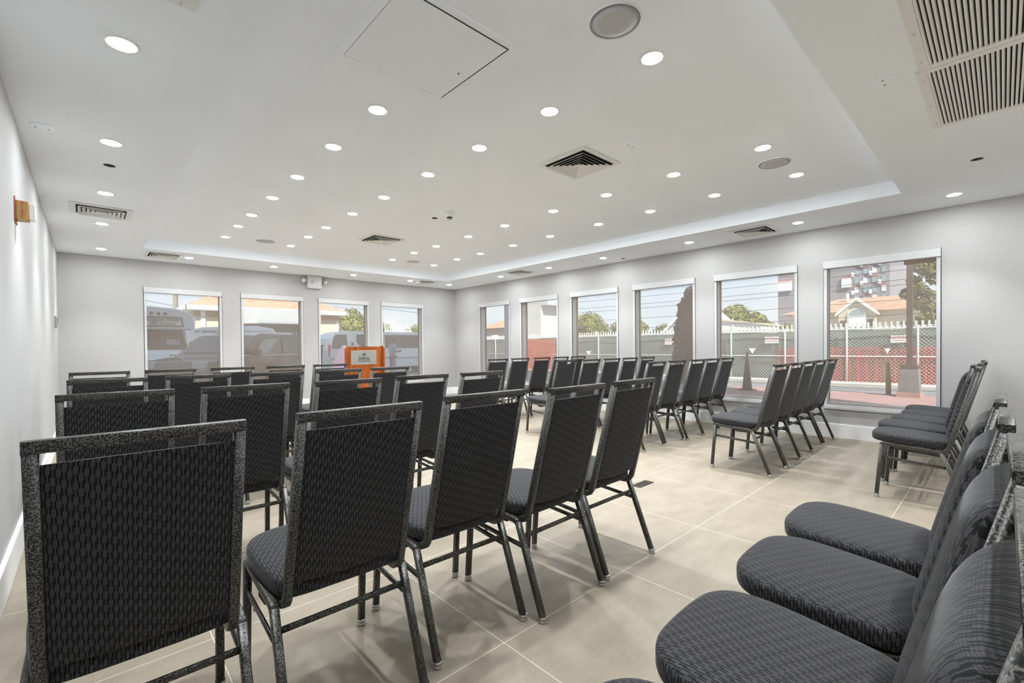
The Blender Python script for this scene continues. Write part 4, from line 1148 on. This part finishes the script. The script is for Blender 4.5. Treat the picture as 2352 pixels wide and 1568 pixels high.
# person with phone
def person():
    t = thing('person', 'person in a pale blue shirt looking down at a phone beside the white van', 'person', (10.18, 19.0, G), 0.0)
    def skin(name, pts, edges, mat, parent, sub=2):
        me = bpy.data.meshes.new(name)
        me.from_pydata([p[:3] for p in pts], edges, [])
        me.materials.append(mat)
        o = bpy.data.objects.new(name, me); COL.objects.link(o); o.parent = parent
        md = o.modifiers.new('Skin', 'SKIN'); md.use_smooth_shade = True
        for i, p in enumerate(pts):
            o.data.skin_vertices[0].data[i].radius = (p[3], p[4] if len(p) > 4 else p[3])
        o.data.skin_vertices[0].data[0].use_root = True
        s = o.modifiers.new('Sub', 'SUBSURF'); s.levels = sub; s.render_levels = sub
        return o
    # facing +x; y is across the shoulders
    P = [(0, 0, 0.93, 0.125, 0.15), (0.0, 0, 1.08, 0.11, 0.14), (-0.02, 0, 1.25, 0.12, 0.16), (0.0, 0, 1.40, 0.10, 0.15), (0.03, 0, 1.47, 0.05), (0.07, 0, 1.53, 0.055), (0.10, 0, 1.60, 0.09, 0.075), (0.105, 0, 1.68, 0.085, 0.075), (0.19, 0, 1.60, 0.02),
         (0.0, 0.20, 1.40, 0.055), (0.02, 0.24, 1.13, 0.042), (0.24, 0.14, 1.10, 0.034), (0.31, 0.08, 1.13, 0.026),
         (0.0, -0.20, 1.40, 0.055), (0.02, -0.25, 1.13, 0.042), (0.25, -0.13, 1.10, 0.034), (0.32, -0.06, 1.13, 0.026),
         (0, 0.10, 0.86, 0.09), (0.02, 0.11, 0.48, 0.062), (-0.02, 0.11, 0.10, 0.042), (0.1, 0.12, 0.04, 0.04), (0.17, 0.12, 0.035, 0.03),
         (0, -0.10, 0.86, 0.09), (0.02, -0.11, 0.48, 0.062), (-0.02, -0.11, 0.10, 0.042), (0.1, -0.12, 0.04, 0.04), (0.17, -0.12, 0.035, 0.03)]
    E_ = [(0, 1), (1, 2), (2, 3), (3, 4), (4, 5), (5, 6), (6, 7), (6, 8), (3, 9), (9, 10), (10, 11), (11, 12), (3, 13), (13, 14), (14, 15), (15, 16), (0, 17), (17, 18), (18, 19), (19, 20), (20, 21), (0, 22), (22, 23), (23, 24), (24, 25), (25, 26)]
    skin('body', P, E_, OM['skin'], t)
    S = [(0, 0, 0.90, 0.15, 0.175), (0.0, 0, 1.08, 0.135, 0.165), (-0.02, 0, 1.25, 0.145, 0.185), (0.0, 0, 1.40, 0.115, 0.17), (0.0, 0.205, 1.40, 0.075), (0.015, 0.235, 1.2, 0.066), (0.0, -0.205, 1.40, 0.075), (0.015, -0.24, 1.2, 0.066)]
    skin('shirt', S, [(0, 1), (1, 2), (2, 3), (3, 4), (4, 5), (3, 6), (6, 7)], OM['shirt'], t)
    T_ = [(0, 0, 0.94, 0.14, 0.165), (0, 0.10, 0.84, 0.105), (0.02, 0.11, 0.48, 0.082), (-0.015, 0.11, 0.09, 0.068), (0, -0.10, 0.84, 0.105), (0.02, -0.11, 0.48, 0.082), (-0.015, -0.11, 0.09, 0.068)]
    skin('trousers', T_, [(0, 1), (1, 2), (2, 3), (0, 4), (4, 5), (5, 6)], OM['trousers'], t)
    MB().lathe([(0.0, 0.11), (0.06, 0.095), (0.09, 0.05), (0.095, 0.0), (0.085, -0.04), (0.05, -0.06)], (0.075, 0, 1.665), Vector((-0.35, 0, 1)), 16).build('hair', OM['hair'], t)
    for s in (-1, 1):
        h = MB()
        base = Vector((0.325, s*0.07, 1.135))
        h.cbox(base + Vector((0.03, 0, 0)), (0.085, 0.03, 0.075))
        h.build('hand', OM['skin'], t, bevel=0.012)
        for k in range(4):
            MB().sweep([base + Vector((0.06, 0, 0.03 - 0.02*k)), base + Vector((0.09, -s*0.012, 0.03 - 0.02*k)), base + Vector((0.10, -s*0.045, 0.03 - 0.02*k))], csec(0.0085, 6)).build('finger', OM['skin'], t)
        MB().sweep([base + Vector((0.02, -s*0.01, 0.04)), base + Vector((0.05, -s*0.035, 0.055)), base + Vector((0.075, -s*0.045, 0.05))], csec(0.0095, 6)).build('thumb', OM['skin'], t)
    return t
person()
tag(MB().cbox((10.18 + 0.415, 19.0, G + 1.145), (0.15, 0.075, 0.012), Matrix.Rotation(-0.6, 3, 'Y')).build('mobile_phone', MT['black'], bevel=0.003), 'dark phone held in front of the person by the van', 'phone')

# fences across the street
FX = 17.3
t = thing('chain_link_fence', 'galvanised chain link fence in front of the green screen across the street', 'fence', (FX, 0, G))
m = MB(); y0, y1, z0, z1 = -4.0, 30.0, 0.05, 1.72
H_ = z1 - z0; stp = 0.10; r = 0.0032
k = y0 - H_
while k < y1:
    for sgn in (1, -1):
        a0, a1 = (k, k + H_)
        p0 = [a0, z0 if sgn > 0 else z1]; p1 = [a1, z1 if sgn > 0 else z0]
        if a0 < y0: f = (y0 - a0)/H_; p0 = [y0, p0[1] + (p1[1] - p0[1])*f]
        if a1 > y1: f = (a1 - y1)/H_; p1 = [y1, p1[1] - (p1[1] - (z0 if sgn > 0 else z1))*f]
        if p1[0] - p0[0] > 0.05:
            m.sweep([(0, p0[0], p0[1]), (0, p1[0], p1[1])], [(r, 0), (-r*0.5, r), (-r*0.5, -r)], caps=False)
    k += stp
m.build('wire_mesh', OM['galv'], t)
for yy in (-1.9, -0.1, 1.65, 3.31, 5.03, 6.79, 8.6, 10.6, 12.73, 15, 17.5, 20, 23, 26, 29):
    MB().cyl((-0.02, yy, 0), (-0.02, yy, 1.78), 0.028, 10).build('post', OM['galv'], t)
for z in (0.09, 0.885, 1.72):
    MB().cyl((-0.02, y0, z), (-0.02, y1, z), 0.018 if z > 0.5 else 0.014, 8).build('rail', OM['galv'], t)
m = MB(); vs = []; n = 90
for i in range(n + 1):
    y = -4 + 22.6*i/n
    vs += [(0.12 + 0.03*math.sin(y*1.7), y, 0.05), (0.12 + 0.03*math.sin(y*1.7 + 1) , y, 1.70 + 0.02*math.sin(y*2.1)), (0.13 + 0.03*math.sin(y*1.7), y, 0.05), (0.13 + 0.03*math.sin(y*1.7 + 1), y, 1.70 + 0.02*math.sin(y*2.1))]
fs = []
for i in range(n):
    a = 4*i; b = a + 4
    fs += [(a, a + 1, b + 1, b), (a + 2, b + 2, b + 3, a + 3), (a + 1, a + 3, b + 3, b + 1)]
m.add(vs, fs, True)
o = m.build('fence_screen', OM['green']); o.location = (FX, 0, G)
tag(o, 'dark green fabric windscreen hung behind the chain link fence', 'screen')
o = MB().box(FX + 0.05, FX + 0.09, 18.8, 30, G, G + 1.72).build('hoarding', OM['greysheet'])
tag(o, 'plain grey hoarding panel seen through the farthest side window', 'hoarding')
def redmesh(y0, y1, zt, x, label):
    t = thing('barrier_mesh', label, 'barrier', (x, (y0 + y1)/2, G), 0, 'orange-red barrier mesh')
    m = MB(); L_ = y1 - y0
    ny = int(L_/0.055)
    for i in range(ny + 1):
        yy = -L_/2 + L_*i/ny
        w = 0.014 if i % 4 else 0.045
        m.box(-0.003, 0.003, yy - w/2, yy + w/2, 0.04, zt)
    for i in range(15):
        z = 0.05 + (zt - 0.06)*i/14
        m.box(-0.003, 0.003, -L_/2, L_/2, z - 0.009, z + 0.009)
    m.build('mesh', OM['redmesh'], t)
    for yy in (-L_/2, 0, L_/2):
        MB().cyl((0.02, yy, 0), (0.02, yy, zt + 0.03), 0.02, 8).build('stake', OM['redmesh'], t)
redmesh(-2.5, 5.25, 1.16, FX + 0.06, 'orange-red plastic barrier mesh along the foot of the chain link fence')
redmesh(15.3, 18.0, 1.66, FX - 0.25, 'faded red barrier mesh and frame in the second window from the corner')
for yy, zz, w, h, lab in ((9.16, 1.43, 0.50, 0.235, 'white NATIONAL sign on the fence beside the dark cypress'), (5.43, 1.43, 0.44, 0.225, 'white NATIONAL sign on the fence in the window second from the camera'), (2.02, 1.40, 0.46, 0.21, 'white NATIONAL sign partly hidden by the brown porch column')):
    t = thing('fence_sign', lab, 'sign', (FX - 0.03, yy, G + zz - 0.0), 0, 'white fence signs')
    MB().box(-0.006, 0.0, -w/2, w/2, -h/2, h/2).build('board', OM['signwhite'], t)
    m = MB(); text_parts(m, 'NATIONAL', w*0.205, lambda x, y, d: Vector((-0.008 - d, -x, y + h*0.19)), 0.002, 0.002)
    m.box(-0.010, -0.006, -w*0.44, w*0.44, -h*0.22, -h*0.17)
    m.build('lettering', OM['signred'], t)
for yy, zz, w, h, lab in ((13.27, 0.95, 0.33, 0.2, 'white triangular flap on the fence in the third window from the corner'), (6.05, 1.05, 0.24, 0.2, 'white triangular flap on the fence above the tapered pylon'), (2.32, 1.05, 0.15, 0.16, 'small white triangular flap on the fence beside the porch column')):
    o = MB().prism([(-w/2, h/2), (w/2, h/2), (0.0, -h/2)], 'x', -0.004, 0.0).build('hanging_flap', OM['signwhite'])
    o.location = (FX - 0.05, yy, G + zz); tag(o, lab, 'flap', 'white flaps on the fence')
t = thing('picket_fence', 'white vinyl picket fence standing behind the green screen', 'fence', (19.0, 0, G))
m = MB(); y = -4.0
while y < 34:
    m.box(-0.012, 0.012, y - 0.027, y + 0.027, 0.2, 1.98); y += 0.15
m.build('pickets', OM['picket'], t)
for z in (1.80, 1.0):
    MB().box(0.012, 0.045, -4, 34, z, z + 0.05).build('rail', OM['picket'], t)
for k in range(17):
    MB().box(-0.04, 0.04, -3.9 + 2.25*k, -3.82 + 2.25*k, 0, 2.02).build('post', OM['picket'], t)

# porch column, bollard, pylon
t = thing('porch_column', 'brown porch column on a grey pedestal with a beam, outside the window nearest the camera', 'column', (14.2, 1.50, G))
MB().box(-0.28, 0.28, -0.21, 0.21, 0, 0.12).build('plinth', OM['paver'], t)
MB().prism([(-0.20, 0.12), (0.20, 0.12), (0.17, 0.655), (-0.17, 0.655)], 'x', -0.17, 0.17).build('pedestal', OM['pedestal'], t, bevel=0.01)
MB().box(-0.15, 0.15, -0.15, 0.15, 0.655, 0.765).build('cap', OM['brown'], t, bevel=0.005)
MB().box(-0.055, 0.055, -0.055, 0.055, 0.765, 3.35).build('shaft', OM['brown'], t)
MB().box(-0.06, 0.06, -3.0, 0.10, 3.13, 3.22).build('beam', OM['brown'], t)
t = thing('bollard', 'olive yellow bollard beside the porch column', 'bollard', (14.5, 1.93, G))
MB().lathe([(0.055, 0), (0.055, 0.78), (0.045, 0.81), (0.0, 0.825)], (0, 0, 0), n=18).build('post', OM['olive'], t)
MB().lathe([(0.08, 0), (0.08, 0.02), (0.056, 0.025)], (0, 0, 0), n=18).build('base_ring', OM['olive'], t)
t = thing('tapered_pylon', 'narrow brown tapered pylon on a flat base in front of the fence', 'pylon', (13.5, 4.875, G))
MB().lathe([(0.24, 0), (0.24, 0.03), (0.15, 0.035)], (0, 0, 0), n=18).build('base', OM['brown'], t)
MB().lathe([(0.14, 0.03), (0.125, 0.08), (0.022, 1.06), (0.0, 1.08)], (0, 0, 0), n=14).build('cone', OM['brown'], t)
t = thing('porch_post', 'brown square porch post outside the farthest side window', 'post', (9.5, 10.42, G))
MB().box(-0.07, 0.07, -0.07, 0.07, 0, 3.2).build('shaft', OM['jamb'] if 'jamb' in OM else MT['jamb'], t)
MB().box(-0.1, 0.1, -0.1, 0.1, 0, 0.12).build('plinth', MT['jamb'], t)

# buildings on the far side
t = thing('concrete_tower', 'tall pale concrete tower box seen through the second window from the corner', 'tower', (27.5, 25.6, G))
MB().prism([(-0.75, 0), (0.9, 0), (0.9, 5.0), (-0.75, 5.0)], 'x', -1.3, 1.3).build('wall', OM['corrug'], t)
MB().prism([(-1.5, 4.55), (-0.75, 4.55), (-0.75, 5.1), (-1.5, 5.0)], 'x', -1.3, 1.3).build('eave', OM['greyawning'], t)
MB().box(-1.35, 1.35, -0.9, 0.95, 5.0, 5.12).build('cap', OM['corrug'], t)
t = thing('house', 'low house with an orange hip roof in the farthest side window', 'house', (44, 47.0, G))
MB().box(-2.5, 2.5, -4.2, 4.2, 0, 3.9).build('wall', OM['taupe'], t)
MB().add([(-3, -4.8, 3.9), (3, -4.8, 3.9), (3, 4.8, 3.9), (-3, 4.8, 3.9), (0, -2, 5.15), (0, 2, 5.15)], [(0, 1, 4), (1, 2, 5, 4), (2, 3, 5), (3, 0, 4, 5), (0, 3, 2, 1)]).build('roof', OM['orangeroof'], t)
MB().box(-2.56, -2.5, -3, -1.6, 1.8, 3.0).build('window', OM['fascia'], t)
MB().box(-2.56, -2.5, 0.4, 1.8, 1.8, 3.0).build('window', OM['fascia'], t)
t = thing('house', 'white gabled house with grey siding half hidden by the dark cypress', 'house', (43, 19.6, G))
MB().prism([(-2.9, 0), (2.9, 0), (2.9, 2.2), (0, 4.85), (-2.9, 2.2)], 'x', -2.4, 3).build('wall', OM['lightsiding'], t)
m = MB()
for s in (-1, 1):
    m.add([(-2.75, s*3.25, 2.05), (-2.75, 0, 5.05), (-2.75, 0, 4.75), (-2.75, s*3.25, 1.78), (-2.3, s*3.25, 2.05), (-2.3, 0, 5.05), (-2.3, 0, 4.75), (-2.3, s*3.25, 1.78)], [(0, 1, 2, 3), (4, 5, 6, 7), (0, 1, 5, 4), (1, 2, 6, 5), (2, 3, 7, 6), (3, 0, 4, 7)])
m.build('gable_trim', OM['fascia'], t)
MB().add([(-2.7, -3.3, 2.0), (3.2, -3.3, 2.0), (3.2, 0, 5.1), (-2.7, 0, 5.1), (-2.7, 3.3, 2.0), (3.2, 3.3, 2.0), (-2.7, 0, 4.95), (3.2, 0, 4.95)], [(0, 1, 2, 3), (3, 2, 5, 4), (0, 1, 7, 6), (6, 7, 5, 4)]).build('roof', OM['greyawning'], t)
w = MB().box(-2.47, -2.4, 0.3, 1.1, 2.2, 3.6).build('window', OM['fascia'], t); MB().box(-2.49, -2.46, 0.42, 0.98, 2.3, 3.5).build('pane', OM['housewin'], w)
t = thing('garage', 'low white garage with a sloping roof behind the picket fence', 'garage', (37.5, 13.75, G))
MB().prism([(-1.5, 0), (1.6, 0), (1.6, 3.22), (-1.5, 2.78)], 'x', -1, 3).build('wall', OM['fascia'], t)
MB().prism([(-1.65, 2.76), (1.75, 3.24), (1.75, 3.34), (-1.65, 2.86)], 'x', -1.15, 3.15).build('roof', OM['siding'], t)
MB().box(-1.05, -1.0, 0.42, 0.5, 0.5, 3.3).build('downspout', OM['fascia'], t)
# house with arched window
t = thing('house', 'beige house with an orange roof, white gable and arched window beyond the fence', 'house', (34, 5.6, G))
MB().box(-1.9, 4, -3.4, 3.4, 0, 3.2).build('wall', OM['siding'], t)
MB().add([(-2.3, -3.9, 3.1), (4.4, -3.9, 3.1), (4.4, 3.9, 3.1), (-2.3, 3.9, 3.1), (1, -1.6, 4.1), (1, 1.6, 4.1)], [(0, 1, 4), (1, 2, 5, 4), (2, 3, 5), (3, 0, 4, 5), (0, 3, 2, 1)]).build('roof', OM['orangeroof'], t)
MB().prism([(-0.85, 0), (0.85, 0), (0.85, 2.95), (0, 3.72), (-0.85, 2.95)], 'x', -2.35, -1.9).build('gable_bay', OM['siding'], t)
m = MB()
for s in (-1, 1):
    m.add([(-2.55, s*0.98, 2.98), (-2.55, 0, 3.88), (-2.55, 0, 3.72), (-2.55, s*0.98, 2.84), (-2.2, s*0.98, 2.98), (-2.2, 0, 3.88), (-2.2, 0, 3.72), (-2.2, s*0.98, 2.84)], [(0, 1, 2, 3), (4, 5, 6, 7), (0, 1, 5, 4), (1, 2, 6, 5), (2, 3, 7, 6), (3, 0, 4, 7)])
m.build('gable_trim', OM['fascia'], t)
arch = [(0.36*math.cos(PI*k/14), 2.86 + 0.36*math.sin(PI*k/14)) for k in range(15)]
w = MB().prism([(-0.42, 1.8), (0.42, 1.8), (0.42, 2.86)] + [(0.42*math.cos(PI*k/14), 2.86 + 0.42*math.sin(PI*k/14)) for k in range(1, 14)] + [(-0.42, 2.86)], 'x', -2.42, -2.35).build('arched_window', OM['fascia'], t)
MB().prism([(-0.36, 2.86), (0.36, 2.86)] + arch[1:-1], 'x', -2.44, -2.41).build('pane', OM['aptglass'], w)
MB().box(-2.44, -2.41, -0.36, 0.36, 1.85, 2.8).build('pane', OM['aptwhite'], w)
for yy in (-0.62, 0.62):
    MB().box(-2.4, -2.35, yy - 0.13, yy + 0.13, 1.8, 2.6).build('side_window', OM['housewin'], t)
MB().cyl((0.2, 0.9, 3.4), (0.2, 0.9, 4.35), 0.09, 10).build('flue', OM['fascia'], t)
# apartment tower
t = thing('apartment_tower', 'grey brick apartment tower with white balconies and red lintels, far beyond the orange-roofed house', 'apartment building', (70, 12.8, G))
MB().box(0, 22, -3.6, 0, 0, 30).build('front_block', OM['aptgrey'], t)
MB().box(0, 22, 0, 8.4, 0, 30).build('side_block', OM['aptgrey'], t)
ra = random.Random(11)
for fl in range(8):
    z = 4.2 + fl*1.12
    for k in range(4):
        y = -3.25 + k*0.88
        w = MB().box(-0.06, 0, y, y + 0.42, z, z + 0.72).build('window', OM['aptglass'] if (fl + k) % 3 else OM['aptwhite'], t)
        if (fl + 2*k) % 3 == 0:
            MB().box(-0.09, 0, y - 0.1, y + 0.6, z + 0.76, z + 0.84).build('lintel', OM['aptred'], t)
        if (fl + k) % 2 == 0:
            MB().box(-0.25, 0, y + 0.45, y + 0.72, z - 0.18, z + 0.32).build('balcony', OM['aptwhite'], t)
MB().box(-0.3, 0, 0.15, 1.1, 8.35, 9.5).build('balcony', OM['aptwhite'], t)
MB().box(-0.32, 0, 0.12, 1.12, 9.5, 9.62).build('lintel', OM['aptred'], t)
MB().box(-0.3, 0, 6.7, 8.3, 8.5, 9.9).build('balcony', OM['aptwhite'], t)
MB().box(-0.32, 0, 6.7, 8.3, 9.9, 10.02).build('lintel', OM['aptred'], t)

# ------------------------------------------------------------------ light, sky, camera
w = bpy.data.worlds.new('Sky'); sc.world = w; w.use_nodes = True
nt = w.node_tree; N = nt.nodes; L = nt.links
bg = N['Background']
tc = N.new('ShaderNodeTexCoord'); sp = N.new('ShaderNodeSeparateXYZ'); L.new(tc.outputs['Generated'], sp.inputs[0])
rmp = N.new('ShaderNodeValToRGB')
rmp.color_ramp.elements[0].position = 0.0; rmp.color_ramp.elements[0].color = (0.84, 0.93, 1.0, 1)
rmp.color_ramp.elements[1].position = 0.55; rmp.color_ramp.elements[1].color = (0.42, 0.64, 0.92, 1)
L.new(sp.outputs['Z'], rmp.inputs['Fac'])
ns = N.new('ShaderNodeTexNoise'); ns.inputs['Scale'].default_value = 3.5; ns.inputs['Detail'].default_value = 5
mp = N.new('ShaderNodeMapping'); mp.inputs['Scale'].default_value = (1, 1, 3.2)
L.new(tc.outputs['Generated'], mp.inputs[0]); L.new(mp.outputs[0], ns.inputs['Vector'])
cr = N.new('ShaderNodeValToRGB'); cr.color_ramp.elements[0].position = 0.52; cr.color_ramp.elements[1].position = 0.72
L.new(ns.outputs['Fac'], cr.inputs['Fac'])
mx = N.new('ShaderNodeMixRGB'); L.new(cr.outputs['Color'], mx.inputs[0]); L.new(rmp.outputs['Color'], mx.inputs[1]); mx.inputs[2].default_value = (1.0, 1.0, 1.0, 1)
L.new(mx.outputs[0], bg.inputs['Color'])
bg.inputs['Strength'].default_value = 0.66

sun = bpy.data.lights.new('sun', 'SUN'); sun.energy = 4.6; sun.angle = 0.01; sun.color = (1.0, 0.95, 0.86)
so = bpy.data.objects.new('sun', sun); COL.objects.link(so)
so.rotation_euler = Vector((0.32, 0.66, -0.68)).to_track_quat('-Z', 'Y').to_euler()

cam = bpy.data.cameras.new('camera'); co = bpy.data.objects.new('camera', cam); COL.objects.link(co)
FPX, YAW, PIT, ROLL, CY = 1047.8, 0.7485, -0.0125, -0.0096, 809.99
cam.sensor_width = 36.0; cam.sensor_fit = 'HORIZONTAL'
cam.lens = 36.0*FPX/2352.0
cam.shift_y = (CY - 784.0)/2352.0
cam.clip_start = 0.02; cam.clip_end = 400
f = Vector((math.sin(YAW)*math.cos(PIT), math.cos(YAW)*math.cos(PIT), math.sin(PIT)))
r_ = Vector((math.cos(YAW), -math.sin(YAW), 0)); u_ = r_.cross(f)
r2 = r_*math.cos(ROLL) + u_*math.sin(ROLL); u2 = u_*math.cos(ROLL) - r_*math.sin(ROLL)
M_ = Matrix((r2, u2, -f)).transposed().to_4x4(); M_.translation = Vector((0, 0, 1.12))
co.matrix_world = M_
sc.camera = co

sc.cycles.max_bounces = 14; sc.cycles.diffuse_bounces = 8; sc.cycles.glossy_bounces = 4
sc.cycles.transparent_max_bounces = 24; sc.cycles.sample_clamp_indirect = 10.0
sc.cycles.caustics_reflective = False; sc.cycles.caustics_refractive = False
sc.view_settings.view_transform = 'Standard'; sc.view_settings.look = 'None'
sc.view_settings.gamma = 1.0; sc.view_settings.use_curve_mapping = False
sc.view_settings.exposure = 1.05
